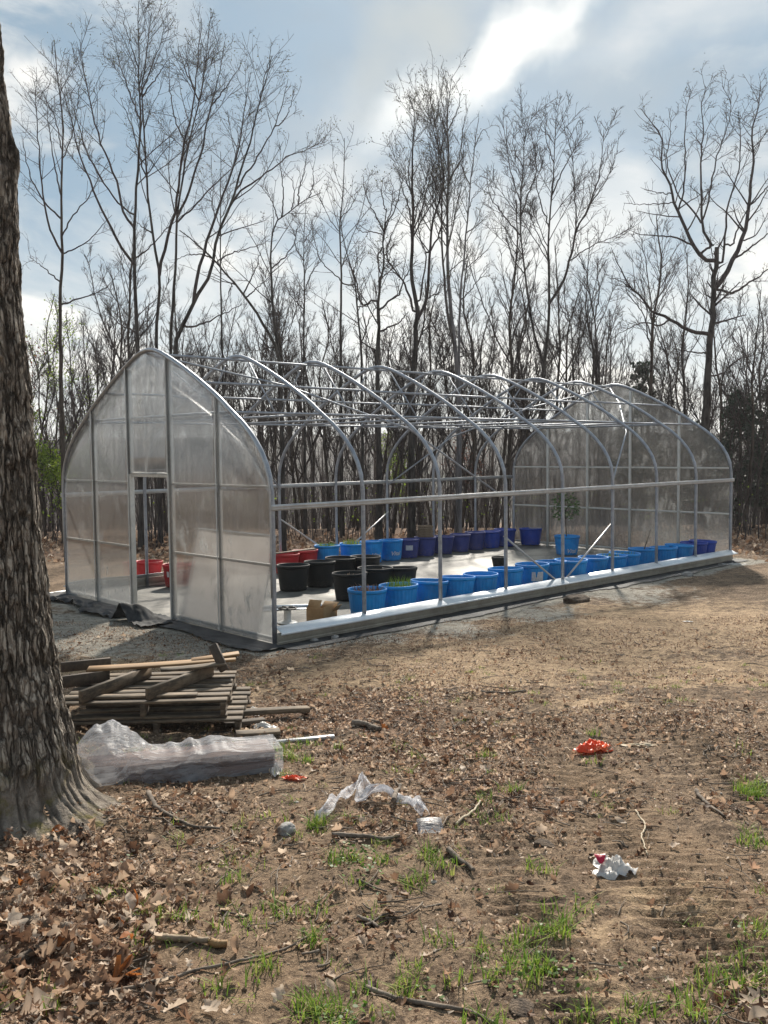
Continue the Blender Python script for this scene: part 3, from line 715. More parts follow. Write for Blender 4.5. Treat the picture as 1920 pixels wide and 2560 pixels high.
mbm = MB(); edge_w = (cy_ <= 0.02) & (cx_ > -0.05) & (cy_ > -0.42-0.08*np.sin(cx_*0.9)-0.07*vnoise(cx_*1.7, cx_*0+3))
mbm.add(np.stack([FX.ravel(), FY.ravel(), np.maximum(fz, terr(FX, FY)+0.012).ravel()+0.002], -1), cells[edge_w])
thing_mesh('fabric_strip', mbm, M['black_fabric'], 'dark flat strip of ground fabric showing below the long base rail', 'ground fabric', smooth=True)
# crumpled black fabric hanging out under the end wall with the doorway
def crumple(name, x0, x1, y0, y1, nx, ny, f, label):
    X_, Y_ = np.meshgrid(np.linspace(0, 1, nx), np.linspace(0, 1, ny), indexing='ij')
    P = f(X_, Y_); i3 = np.arange(nx*ny).reshape(nx, ny); mb = MB()
    mb.add(P.reshape(-1, 3), np.stack([i3[:-1, :-1], i3[1:, :-1], i3[1:, 1:], i3[:-1, 1:]], -1).reshape(-1, 4))
    return thing_mesh(name, mb, M['black_fabric'], label, 'ground fabric', smooth=True)
def f1(a, b):
    y = 3.2+a*3.0; x = -0.02-b*(0.52+0.16*np.sin(a*9)+0.12*vnoise(a*11, a*0+1))
    z = terr(x, y)+0.02+np.abs(0.07*np.sin(a*34+3*b)*b*(1-0.45*b)+0.05*fbm(a*14, b*5, o=3)*b)+0.03*(1-b)
    return np.stack([x, y, z], -1)
crumple('landscape_fabric', 0, 1, 0, 1, 110, 26, f1, 'crumpled black ground fabric spilling out below the door-side end wall, beyond the doorway')
def f2(a, b):
    y = 2.15+a*0.95; x = 0.10-b*0.75
    bumpz = 0.25*np.clip(1-np.abs(a-0.5-0.12*b)/(0.16+0.10*b), 0, 1)*sstep(0.1, 0.75, b)+0.03*np.abs(np.sin(a*17+b*3))*b
    z = terr(x, y)+0.025+bumpz+0.02*np.abs(fbm(a*7, b*7, o=2))
    return np.stack([x, y, z], -1)
crumple('landscape_fabric', 0, 1, 0, 1, 44, 34, f2, 'black fabric flap rucked up into a peak on the threshold of the doorway')
def f3(a, b):
    y = -0.25+a*2.5; x = -0.03-b*(0.42+0.1*np.sin(a*6))
    z = terr(x, y)+0.018+0.02*np.abs(fbm(a*12, b*4, o=2))*b+0.02*(1-b)
    return np.stack([x, y, z], -1)
crumple('landscape_fabric', 0, 1, 0, 1, 60, 16, f3, 'flat dark ground fabric at the end wall foot, between doorway and near base rail')

# spare clear sheet leaning inside the near wall
mb = MB(); A = axes((0, 1, 0), (0.23, 0, 1)); mb.bbox((0.30, 1.49, 0.66), A, (0.92, 0.005, 0.66), 0.002)
# axes(): x along y, second across thickness, third up
mb = MB(); q_ = [(i/12*2-1, j/8*2-1) for i in range(13) for j in range(9)]
mb.add([np.array([0.30, 1.49, 0.66])+A[0]*0.92*a_+A[2]*0.66*b_+A[1]*0.012*math.sin(a_*2+b_*1.5) for a_, b_ in q_], [(i*9+j, i*9+j+1, (i+1)*9+j+1, (i+1)*9+j) for i in range(12) for j in range(8)])
sp = mb.build('spare_panel', M['poly_spare'], None); props(sp, 'spare milky plastic sheet leaning inside the end wall beside the doorway', 'plastic sheet')
mb = MB(); mb.bbox((0.30+0.0, 1.49, 0.66), A, (0.92, 0.005, 0.66)); 
top_ = np.array([0.30, 1.49, 0.66])+A[2]*0.665
mb = MB(); mb.bbox(top_, A, (0.93, 0.011, 0.014), 0.003); mb.build('edge_trim', M['alu'], sp)
for e_ in (-1, 1):
    mb = MB(); mb.bbox(np.array([0.30, 1.49, 0.655])+A[0]*0.925*e_, A, (0.006, 0.011, 0.645), 0.002); mb.build('edge_trim', M['alu'], sp)

# ------------------------------------------------------------------ tubs
def tub_meshes(kind, R, H, mat, ribs, amp, taper=0.80):
    r0 = R*taper
    rim_h = 0.045
    prof = [(0.0, 0.004, 0), (r0*0.96, 0.004, 0), (r0, 0.02)]
    for t in np.linspace(0.08, 1, 9): prof.append((r0+(R*0.955-r0)*t, 0.02+(H-rim_h-0.02)*t))
    prof += [(R*0.955, H-rim_h*0.5, 0), (R*0.945, H, 0), (R*0.925, H, 0), (R*0.915, H-0.06, 0), (r0*0.97, 0.05, 0)]
    V, Q = lathe(prof, 120 if ribs else 64, ribs, amp); body = MB().add(V, Q)
    rp = [(R*0.95, H-rim_h), (R*0.985, H-rim_h-0.004), (R, H-rim_h*0.6), (R*1.004, H-0.006), (R*0.99, H+0.004), (R*0.955, H+0.005), (R*0.93, H-0.004), (R*0.93, H-0.02)]
    V, Q = lathe(rp, 64); rim = MB().add(V, Q)
    return body, rim
KINDS = {'blue': ('blue_tub', 0.285, 0.42, 30, 0.010), 'deepblue': ('blue_tub', 0.265, 0.47, 30, 0.008), 'cobalt': ('cobalt_tub', 0.28, 0.42, 30, 0.006), 'violet': ('violet_tub', 0.25, 0.42, 0, 0.0),
         'red': ('red_tub', 0.26, 0.40, 0, 0.0), 'black': ('black_tub', 0.29, 0.44, 0, 0.0), 'pot': ('black_tub', 0.15, 0.20, 0, 0.0)}
PROTO = {}
def soil_mesh(R, z):
    V = [(0, 0, z)]; n = 40
    for k in range(1, 7):
        for i in range(n):
            a = 2*math.pi*i/n; r = R*k/6; V.append((r*math.cos(a), r*math.sin(a), z+0.012*float(vnoise(r*22*math.cos(a)+9, r*22*math.sin(a)))-(0.012 if k == 6 else 0)))
    T = [(0, 1+i, 1+(i+1) % n) for i in range(n)]
    Q = [(1+(k-1)*n+i, 1+k*n+i, 1+k*n+(i+1) % n, 1+(k-1)*n+(i+1) % n) for k in range(1, 6) for i in range(n)]
    return MB().add(V, Q, T)
def tub(kind, x, y, label, group, fill=0.085, rz=None, text=None, sticker=None, name=None):
    mat, R, H, ribs, amp = KINDS[kind]
    nm = name or {'pot': 'nursery_pot', 'black': 'nursery_pot'}.get(kind, 'plastic_tub')
    rz = rs.uniform(0, 6.28) if rz is None else rz
    if kind not in PROTO:
        r = empty(nm, padpt(x, y, 0.016), rz, label, 'pot' if 'pot' in nm else 'tub', group)
        b, rm = tub_meshes(kind, R, H, mat, ribs, amp)
        b.build('body', M[mat], r, True); rm.build('rim', M[mat], r, True)
        soil_mesh(R*0.905, H-0.085).build('soil', M['soil'], r, True)
        PROTO[kind] = r
    else:
        r = copy_tree(PROTO[kind])
        for ch in list(r.children):
            if ch.name.split('.')[0] in ('lettering', 'sticker'): bpy.data.objects.remove(ch)
        r.location = padpt(x, y, 0.016); r.rotation_euler = (rs.gauss(0, 0.018), rs.gauss(0, 0.018), rz); r.scale = [rs.uniform(0.96, 1.04)]*2+[rs.uniform(0.95, 1.04)]; props(r, label, None, group)
    for ch in r.children:
        if ch.name.startswith('soil'): ch.location.z = 0.085-fill
    pend.append((r, kind, text, sticker)); return r
pend = []
def wrap_on(r, kind, me, name, mat, phi, zc, lift=0.004):
    """bend a flat mesh (x = along the wall, y = up) round the wall of a tub"""
    _, R, H, ribs, amp = KINDS[kind]; r0 = R*0.80
    n = len(me.vertices); co = np.empty(n*3, np.float32); me.vertices.foreach_get('co', co); co = co.reshape(-1, 3)
    z = zc+co[:, 1]; rad = r0+(R*0.955-r0)*np.clip((z-0.02)/(H-0.065), 0, 1); rad = rad*(1+amp)+lift+co[:, 2]
    th = phi+co[:, 0]/rad
    V = np.stack([rad*np.cos(th), rad*np.sin(th), z], -1)
    me.vertices.foreach_set('co', V.astype(np.float32).ravel()); me.update()
    o = bpy.data.objects.new(name, me); link(o); me.materials.clear(); me.materials.append(M[mat]); o.parent = r; return o
def text_mesh(s, size, ext=0.0008):
    cu = bpy.data.curves.new('lettering', 'FONT'); cu.body = s; cu.size = size; cu.extrude = ext; cu.shear = 0.25; cu.align_x = 'CENTER'; cu.align_y = 'CENTER'; cu.offset = size*0.02
    o = bpy.data.objects.new('lettering', cu); link(o)
    bpy.context.view_layer.update()
    me = bpy.data.meshes.new_from_object(o.evaluated_get(bpy.context.evaluated_depsgraph_get()))
    bpy.data.objects.remove(o); return me
def face_cam(r):
    p = np.array(r.location); return math.atan2(CAM[1]-p[1], CAM[0]-p[0])-r.rotation_euler.z

def line_y(u, v, y):
    """the point of the row y where the pixel column u crosses it"""
    d = ray(u, v); d = d/np.hypot(d[0], d[1]); t = (y-CAM[1])/d[1]; return CAM[0]+t*d[0]
ORD = ['first', 'second', 'third', 'fourth', 'fifth', 'sixth', 'seventh', 'eighth', 'ninth', 'tenth', 'eleventh', 'twelfth', 'thirteenth', 'fourteenth', 'fifteenth', 'sixteenth', 'seventeenth']
ROW = [(918, 1473), (998, 1461.5), (1071.6, 1449), (1143, 1443), (1202, 1435), (1265, 1423), (1331, 1412.6), (1378, 1405), (1428, 1402), (1482.7, 1391.5), (1530, 1386), (1571, 1383), (1607, 1369), (1660, 1366), (1705, 1362), (1738, 1356), (1772, 1353.6)]
EXTRA = {0: 'with dry dead stems in it', 1: 'full of green onion shoots', 2: 'half filled with dark soil', 3: 'holding water or wet soil low inside', 4: 'with an empty looking deep inside',
         6: 'with a torn pale sticker on its wall', 10: 'with a little green sprouting', 11: 'with sparse green sprouts', 12: 'with a dark stick leaning up out of it'}
TUBPOS = {}
for i, (u, v) in enumerate(ROW):
    p = on_pad(u, v, 0.43); x, y = p[0], min(max(p[1], 0.40), 0.85)
    kind = 'cobalt' if i >= 15 else 'blue'
    base = 'cobalt blue tub' if i >= 15 else 'bright blue ribbed tub'
    lab = f"{base}, {ORD[i]} from the doorway end along the near base rail" + (', '+EXTRA[i] if i in EXTRA and i < 15 else '')
    lab = ' '.join(lab.split()[:16])
    r = tub(kind, x, y, lab, 'blue tubs lined up along the near base rail', fill=[0.07, 0.06, 0.10, 0.17, 0.28, 0.13, 0.12, 0.12, 0.12, 0.12, 0.07, 0.07, 0.09, 0.1, 0.1, 0.1, 0.1][i])
    TUBPOS[i] = (x, y); 
    if i == 6: pend[-1] = (r, kind, 'Vital', (0.20, 0.15))
LROW = [(817.5, 1363, 'deepblue'), (879, 1355.5, 'deepblue'), (929.6, 1349, 'deepblue'), (978, 1342.5, 'deepblue'), (1021, 1346, 'violet'), (1062, 1344, 'violet'), (1107, 1339, 'violet'), (1150, 1334, 'violet'), (1187.5, 1330, 'violet'), (1225, 1324, 'cobalt'), (1262, 1321, 'cobalt')]
LX = {}
for i, (u, v, kind) in enumerate(LROW):
    y = 5.42 if i < 4 else 5.47
    x = line_y(u, v, y)
    n = i if i < 4 else i-4
    lab = {'deepblue': f"tall blue tub with white lettering, {ORD[n]} after the red tubs in the back row", 'violet': f"faded violet tub, {ORD[n]} after the lettered blue tubs in the back row",
           'cobalt': f"cobalt blue tub, {ORD[max(0, i-9)]} after the violet ones in the back row"}[kind]
    r = tub(kind, x, y, lab, 'tubs of the back row', fill=0.06 if i < 2 else 0.1); LX[i] = (x, y)
    if kind == 'deepblue': pend[-1] = (r, kind, 'Vital', None)
    if i == 4: pend[-1] = (r, kind, None, (0.16, 0.11))
tub('cobalt', *on_pad(1326.6, 1321, 0.43)[:2], 'cobalt blue tub standing alone in the far corner by the clear end wall', 'tubs of the back row')
p = on_pad(1417, 1341, 0.43)
tt = tub('blue', p[0], p[1], 'blue tub in mid floor holding a small leafy tree', 'blue tubs on the open floor'); pend[-1] = (tt, 'blue', 'Vital', None); TREE_TUB = (p[0], p[1])
BL = [(732.7, 1412), (799, 1404.6), (852, 1394.4), (913, 1392), (875, 1431), (938, 1421), (1000, 1417)]
BLAB = ['big black pot nearest the door wall, rim empty looking', 'big black pot with pale dry stalks on its soil, beside the emptiest one', 'big black pot set behind the two by the door wall', 'black pot with squarish side, last of the back four',
        'big black pot right behind the tub of dead stems', 'big black pot behind the tub of onion shoots', 'black pot at the inner end of the near three, beside pale floor']
for (u, v), lab in zip(BL, BLAB):
    p = on_pad(u, v, 0.455); tub('black', p[0], p[1], lab, 'black nursery pots', fill=0.07)
p = on_pad(1247, 1392, 0.215); tub('pot', p[0], p[1], 'small black nursery pot alone on the pale floor behind the blue row', 'black nursery pots', fill=0.04)
p = on_pad(421, 1413, 0.41); x = p[0]
rr = tub('red', 1.86, 5.40, 'bright red tub with a torn sticker seen through the doorway', 'red tubs'); pend[-1] = (rr, 'red', None, (0.05, 0.10))
tub('red', line_y(372, 1440, 6.32), 6.32, 'dark red tub half hidden behind the far base rail, seen through the doorway', 'red tubs')
tub('red', line_y(716, 1380, 5.40), 5.40, 'red tub under the end of the long plank, behind the black pots', 'red tubs'); tub('red', line_y(764, 1374, 5.43), 5.43, 'red tub touching the lettered blue tubs, plank across its rim', 'red tubs')
for r, kind, text, sticker in pend:
    phi = face_cam(r)
    if text: wrap_on(r, kind, text_mesh(text, 0.125), 'lettering', 'letter', phi+0.45, 0.17 if kind == 'deepblue' else 0.10)
    if sticker:
        a, b = sticker; nx = 14
        P = [(a*(i/nx-0.5), b*(j-0.5)*(1 if i not in (5, 6) or j == 0 or kind != 'blue' else -0.2), 0) for i in range(nx+1) for j in (0, 1)]
        mb = MB(); mb.add(P, [(2*i, 2*i+2, 2*i+3, 2*i+1) for i in range(nx)]); o = mb.build('sticker', M['sticker']); me = o.data; bpy.data.objects.remove(o)
        wrap_on(r, kind, me, 'sticker', 'sticker', phi+(0.35 if kind == 'blue' else -0.75 if kind == 'red' else 0.1), 0.24)

# plank lying on the red tubs, flats stacked on a violet tub
x0, x1 = line_y(700, 1380, 5.4), line_y(792, 1370, 5.4)
mb = MB(); mb.bbox((0, 0, 0), axes((x1-x0, 0.1, 0.01)), (0.75, 0.06, 0.011), 0.003, warp=0.006, seed=4)
o = thing_mesh('plank', mb, M['board_old'], 'grey plank lying across the rims of the red tubs', 'plank'); o.location = padpt((x0+x1)/2, 5.40, 0.437)
proto = None
fx0, fy0 = LX[5]
for k in range(5):
    if proto is None:
        mb = MB(); mb.bbox((0, 0, 0.006), np.eye(3), (0.17, 0.13, 0.006), 0.002)
        for sx, sy, hx, hy in ((0.165, 0, 0.005, 0.13), (-0.165, 0, 0.005, 0.13), (0, 0.125, 0.16, 0.005), (0, -0.125, 0.16, 0.005)): mb.bbox((sx, sy, 0.030), np.eye(3), (hx, hy, 0.018), 0.002)
        mb.bbox((0, 0, 0.03), np.eye(3), (0.004, 0.12, 0.014), 0.001); proto = mb.build('seed_flat', M['tray']); o = proto
    else: o = proto.copy(); link(o)
    o.location = padpt(fx0+rs.uniform(-0.02, 0.02), fy0+rs.uniform(-0.02, 0.02), 0.446+k*0.052); o.rotation_euler = (0, 0, -0.75+rs.uniform(-0.12, 0.12))
    props(o, ['bottom brown flat of the stack on the violet tub', 'second brown flat up in the stack on the violet tub', 'middle brown flat of the stack on the violet tub', 'brown flat just under the topmost one on the violet tub', 'topmost brown flat of the stack on the violet tub'][k], 'flat', 'brown flats stacked on a violet tub')

# plants in the tubs
def blades(mb, n, cx, cy, cz, spread, h0, h1, w, lean=0.35, tint=(0.2, 0.8), r=None):
    r = r or rng
    for k in range(n):
        a = r.uniform(0, 6.28); q = spread*math.sqrt(r.uniform(0, 1)); x, y = cx+q*math.cos(a), cy+q*math.sin(a)
        d = r.uniform(0, 6.28); le = r.uniform(0.05, lean); h = r.uniform(h0, h1); s_ = np.array([-math.sin(d), math.cos(d), 0])*w/2; o = np.array([math.cos(d), math.sin(d), 0])
        P = []
        for t, ww in ((0, 1.0), (0.35, 0.9), (0.7, 0.6), (1.0, 0.08)):
            c = np.array([x, y, cz])+o*h*le*t*t*1.6+np.array([0, 0, h*t*(1-0.25*le*t)]); P += [c-s_*ww, c+s_*ww]
        mb.add(P, [(0, 1, 3, 2), (2, 3, 5, 4), (4, 5, 7, 6)], tint=r.uniform(*tint))
def potted(i, pos, n, h0, h1, w, label, cat='plant', name='sprouting_plant', mat='grass', H=0.42, fill=0.07, tint=(0.2, 0.7), lean=0.35, spread=0.19):
    mb = MB(); blades(mb, n, 0, 0, 0, spread, h0, h1, w, lean, tint)
    o = thing_mesh(name, mb, M[mat], label, cat); o.location = padpt(pos[0], pos[1], 0.016+H-fill-0.006); return o
potted(1, TUBPOS[1], 150, 0.08, 0.22, 0.008, 'clump of green onion shoots growing in the second blue tub', 'onions', 'onion_clump', spread=0.2)
potted(10, TUBPOS[10], 50, 0.05, 0.13, 0.01, 'low green sprouts in the eleventh blue tub of the near row')
potted(11, TUBPOS[11], 60, 0.05, 0.12, 0.01, 'sparse green sprouts in the twelfth blue tub of the near row')
potted(0, LX[0], 150, 0.06, 0.14, 0.012, 'dense green growth in the first lettered tub of the back row', H=0.47, fill=0.06)
potted(0, LX[1], 90, 0.07, 0.17, 0.012, 'yellow green growth in the second lettered tub of the back row', H=0.47, fill=0.06, tint=(0.6, 0.95))
potted(0, TUBPOS[0], 70, 0.05, 0.17, 0.022, 'dry curled dead stems in the first blue tub', 'dead plant', 'dead_plant', 'leaf', tint=(0.15, 0.6), lean=0.9, spread=0.2)
p = on_pad(799, 1404.6, 0.455); potted(0, p, 40, 0.02, 0.08, 0.02, 'pale dry stalks on the soil of a black pot', 'dead plant', 'dead_plant', 'leaf', H=0.44, tint=(0.5, 0.9), lean=1.0, spread=0.24)
p = on_pad(875, 1431, 0.455); potted(0, p, 40, 0.02, 0.07, 0.02, 'pale dry stalks on the pot behind the dead stems', 'dead plant', 'dead_plant', 'leaf', H=0.44, tint=(0.5, 0.9), lean=1.0, spread=0.24)
mb = MB(); x, y = TUBPOS[12]; mb.tube([padpt(x+0.02, y, 0.34), padpt(x+0.10, y-0.02, 0.52), padpt(x+0.20, y-0.05, 0.78)], [0.012, 0.011, 0.008], 8)
thing_mesh('stick', mb, M['stick'], 'dark stick leaning up out of a blue tub by the clear end wall', 'stick', smooth=True)
# young tree in the tub in mid floor
yt = empty('potted_tree', padpt(TREE_TUB[0], TREE_TUB[1], 0.35), 0, 'small broad leaved evergreen tree growing in the mid floor blue tub', 'tree')
mb = MB(); mb.tube([(0, 0, 0), (-0.02, 0.01, 0.25), (-0.05, 0, 0.5), (-0.06, 0.02, 0.75)], [0.013, 0.011, 0.009, 0.007], 8)
for a in range(9):
    q = a*0.7; mb.tube([(-0.05, 0.01, 0.45+a*0.03), (-0.05+0.12*math.cos(q), 0.12*math.sin(q), 0.58+a*0.035), (-0.05+0.24*math.cos(q), 0.24*math.sin(q), 0.66+a*0.04)], [0.006, 0.005, 0.003], 6)
mb.build('trunk', M['bark_brown'], yt, True)
mb = MB()
for k in range(260):
    a = rng.uniform(0, 6.28); h = rng.uniform(0.50, 1.05); q = 0.30*math.sqrt(rng.uniform(0, 1))*(0.55+0.45*math.sin((h-0.45)/0.62*math.pi))
    c = np.array([-0.05+q*math.cos(a), q*math.sin(a), h]); d = norm(rng.normal(size=3)+np.array([math.cos(a), math.sin(a), -0.2])); s_ = norm(np.cross(d, rng.normal(size=3)))
    l, w_ = rng.uniform(0.06, 0.11), 0.02; mb.add([c, c+d*l*0.5-s_*w_, c+d*l, c+d*l*0.5+s_*w_], [(0, 1, 2, 3)], tint=rng.uniform(0, 1))
mb.build('foliage', M['evergreen_leaf'], yt)
mb = MB(); mb.tube([(0.03, -0.01, 0.52), (0.07, -0.02, 0.50), (0.075, -0.02, 0.46), (0.04, -0.02, 0.44)], 0.011, 6); mb.build('tag', M['bare_white'], yt, True)

# spool, cardboard box, white board near the corner
p = on_pad(719, 1560, 0.0)
sp_ = empty('cable_spool', padpt(p[0], p[1], 0.014), 0.3, 'white plastic spool with a black upper flange standing inside the corner', 'spool')
V, Q = lathe([(0.0, 0), (0.135, 0.0), (0.14, 0.004), (0.14, 0.012), (0.135, 0.016), (0.06, 0.03), (0.052, 0.06), (0.05, 0.18), (0.06, 0.2)], 40); MB().add(V, Q).build('spool_body', M['bare_white'], sp_, True)
mb = MB(); V, Q = lathe([(0.03, 0.205), (0.055, 0.2), (0.125, 0.198), (0.135, 0.203), (0.135, 0.212), (0.125, 0.217), (0.105, 0.214), (0.06, 0.216), (0.03, 0.212), (0.03, 0.205)], 40); mb.add(V, Q)
for a in range(5): mb.bbox((0.08*math.cos(a*1.257), 0.08*math.sin(a*1.257), 0.222), axes((math.cos(a*1.257), math.sin(a*1.257), 0)), (0.035, 0.012, 0.008), 0.003)
mb.build('flange', M['black_tub'], sp_, True)
p = on_pad(805, 1552, 0.0)
cb_ = empty('cardboard_box', padpt(p[0], p[1], 0.014), 0.35, 'open brown cardboard box with torn flaps by the near base rail', 'box')
mb = MB(); a, b, h = 0.19, 0.14, 0.20
mb.bbox((0, 0, 0.004), np.eye(3), (a, b, 0.003), 0.001)
mb.bbox((0, -b, h*0.55), np.eye(3), (a, 0.003, h*0.55), 0.001); mb.bbox((0, b, h/2), np.eye(3), (a, 0.003, h/2), 0.001); mb.bbox((-a, 0, h/2), np.eye(3), (0.003, b, h/2), 0.001); mb.bbox((a, 0, h*0.4), np.eye(3), (0.003, b, h*0.4), 0.001)
mb.build('box_wall', M['card'], cb_)
for c, d, u_, hw in (((0.10, -b-0.05, 0.17), (1, 0, 0), (0, -0.6, 0.75), (0.08, 0.003, 0.055)), ((a+0.05, 0, 0.19), (0, 1, 0), (0.8, 0, 0.5), (0.12, 0.003, 0.06)), ((-a+0.04, 0.03, 0.25), (0, 1, 0), (0.5, 0, 0.8), (0.10, 0.003, 0.06))):
    mb = MB(); mb.bbox(c, axes(d, u_), hw, 0.001); mb.build('flap', M['card'], cb_)
p, q = on_pad(690, 1526, 0.0), on_pad(795, 1522, 0.0)
wb = empty('white_gutter', padpt(p[0], p[1]), 0, 'white plastic gutter length lying on the fabric behind the spool', 'gutter')
d = (q-p); d[2] = 0; ln = np.linalg.norm(d); ax_ = axes(d); mb = MB()
c = d*0.35+np.array([0, 0, 0.02]); mb.bbox(c, ax_, (ln*0.75, 0.075, 0.004), 0.002); mb.build('trough', M['flash'], wb)
mb = MB(); mb.tube([c-ax_[0]*ln*0.75+ax_[1]*0.078+np.array([0, 0, 0.03]), c+ax_[0]*ln*0.75+ax_[1]*0.078+np.array([0, 0, 0.03])], 0.02, 8); mb.bbox(c+ax_[1]*0.078+np.array([0, 0, 0.015]), ax_, (ln*0.75, 0.003, 0.02), 0.001); mb.build('lip', M['flash'], wb)
# white pipe that runs out past the far corner of the door wall
p, q = on_pad(112, 1487, 0.03), on_pad(168, 1479, 0.03)
mb = MB(); mb.tube([p+(p-q)*0.8, q], 0.03, 10); thing_mesh('pipe', mb, M['bare_white'], 'white plastic pipe on the ground past the far end of the door wall', 'pipe', smooth=True)
# ------------------------------------------------------------------ growth of bare branches
def seg_at(P, t):
    n, k, _ = P.shape
    q = t*(k-1); i = np.minimum(q.astype(int), k-2); f = (q-i)[:, None]
    r = np.arange(n) if len(t) == n else None
    return i, f
def sprout(P, R, per_m, lmul, lmin, lmax, ang, up, k, rmul, rmin, g, tmin=0.2, wob=0.075, droop=0.0, endbias=0.75, flat=None):
    """children along every polyline of P (n,k,3); returns their centre lines and radii"""
    seg = np.linalg.norm(np.diff(P, axis=1), axis=2); ln = seg.sum(1)
    cnt = np.maximum(1, g.poisson(ln*per_m*(1-tmin)))
    own = np.repeat(np.arange(len(P)), cnt); n = len(own)
    t = tmin+(0.985-tmin)*g.uniform(0, 1, n)**endbias
    q = t*(P.shape[1]-1); i = np.minimum(q.astype(int), P.shape[1]-2); f = (q-i)[:, None]
    p0 = P[own, i]*(1-f)+P[own, i+1]*f
    T = norm(P[own, i+1]-P[own, i]); r0 = (R[own, i]*(1-f[:, 0])+R[own, i+1]*f[:, 0])
    perp = norm(np.cross(T, g.normal(size=(n, 3))))
    a = np.radians(g.normal(ang, ang*0.22, n))[:, None]
    d = norm(T*np.cos(a)+perp*np.sin(a)+np.array([0, 0, up]))
    length = np.clip(ln[own]*lmul*(1.15-0.75*t)*g.uniform(0.6, 1.35, n), lmin, lmax)
    step = (length/(k-1))[:, None]
    C = np.empty((n, k, 3)); C[:, 0] = p0; dd = d
    for j in range(1, k):
        dd = norm(dd+g.normal(size=(n, 3))*wob+np.array([0, 0, up*0.22-droop]))
        C[:, j] = C[:, j-1]+dd*step
    rb = np.maximum(np.minimum(r0*rmul, r0*0.8), rmin)
    Rr = rb[:, None]*np.linspace(1, 0.35, k)[None, :]
    return C, np.maximum(Rr, rmin*0.6)
def crown_mesh(mb, limbs, g, dens=1.0, up=0.25, tip=0.0042, sizes=(0.34, 0.42, 0.5), ang=38, depth=3, maxl=3.0):
    """limbs: list of (points, r0, r1); draws side limbs, branches and twigs on them and returns the twig tips"""
    K = 16
    P = np.stack([resample(l[0], K) for l in limbs]); R = np.stack([np.linspace(l[1], l[2], K) for l in limbs])
    P[:, 1:-1] += g.normal(size=P[:, 1:-1].shape)*0.012
    C1, R1 = sprout(P, R, 3.1*dens, sizes[0], 0.5, maxl, ang, up, 8, 0.5, tip*1.9, g, 0.22)
    V, Q = tubes(C1, R1, 5); mb.add(V, Q)
    # the leading ends of the limbs are branches as well
    E = P[:, K//2:]; ER = R[:, K//2:]
    C2, R2 = sprout(C1, R1, 5.6*dens, sizes[1], 0.25, 1.3, ang, up*0.8, 6, 0.55, tip*1.35, g, 0.15)
    C2b, R2b = sprout(E, ER, 4.5*dens, 0.20, 0.3, 1.3, ang, up*0.8, 6, 0.45, tip*1.35, g, 0.1)
    C2 = np.concatenate([C2, C2b]); R2 = np.concatenate([R2, R2b])
    V, Q = tubes(C2, R2, 4); mb.add(V, Q)
    tips = C2[:, -1]
    if depth >= 3:
        C3, R3 = sprout(C2, R2, 10.5*dens, sizes[2], 0.12, 0.6, ang, up*0.6, 4, 0.65, tip, g, 0.1)
        V, Q = tubes(C3, R3, 3); mb.add(V, Q); tips = C3[:, -1]
    return tips
def limb_tube(mb, limb, sides=10, k=22, wob=0.0, g=None):
    P = resample(limb[0], k)
    if wob: P[1:-1] += g.normal(size=P[1:-1].shape)*wob
    mb.tube(P, np.linspace(limb[1], limb[2], k), sides, cap=False)
def leaf_quads(mb, pts, g, size, spread, tint=(0, 1), per=1):
    pts = np.repeat(pts, per, axis=0); n = len(pts)
    c = pts+g.normal(size=(n, 3))*spread
    d = norm(g.normal(size=(n, 3))); s_ = norm(np.cross(d, g.normal(size=(n, 3))))
    l = size*g.uniform(0.6, 1.3, n)[:, None]
    V = np.stack([c, c+d*l*0.5-s_*l*0.3, c+d*l, c+d*l*0.5+s_*l*0.3], 1)
    mb.add(V.reshape(-1, 3), np.arange(4*n).reshape(-1, 4), tint=np.repeat(g.uniform(tint[0], tint[1], n), 4))

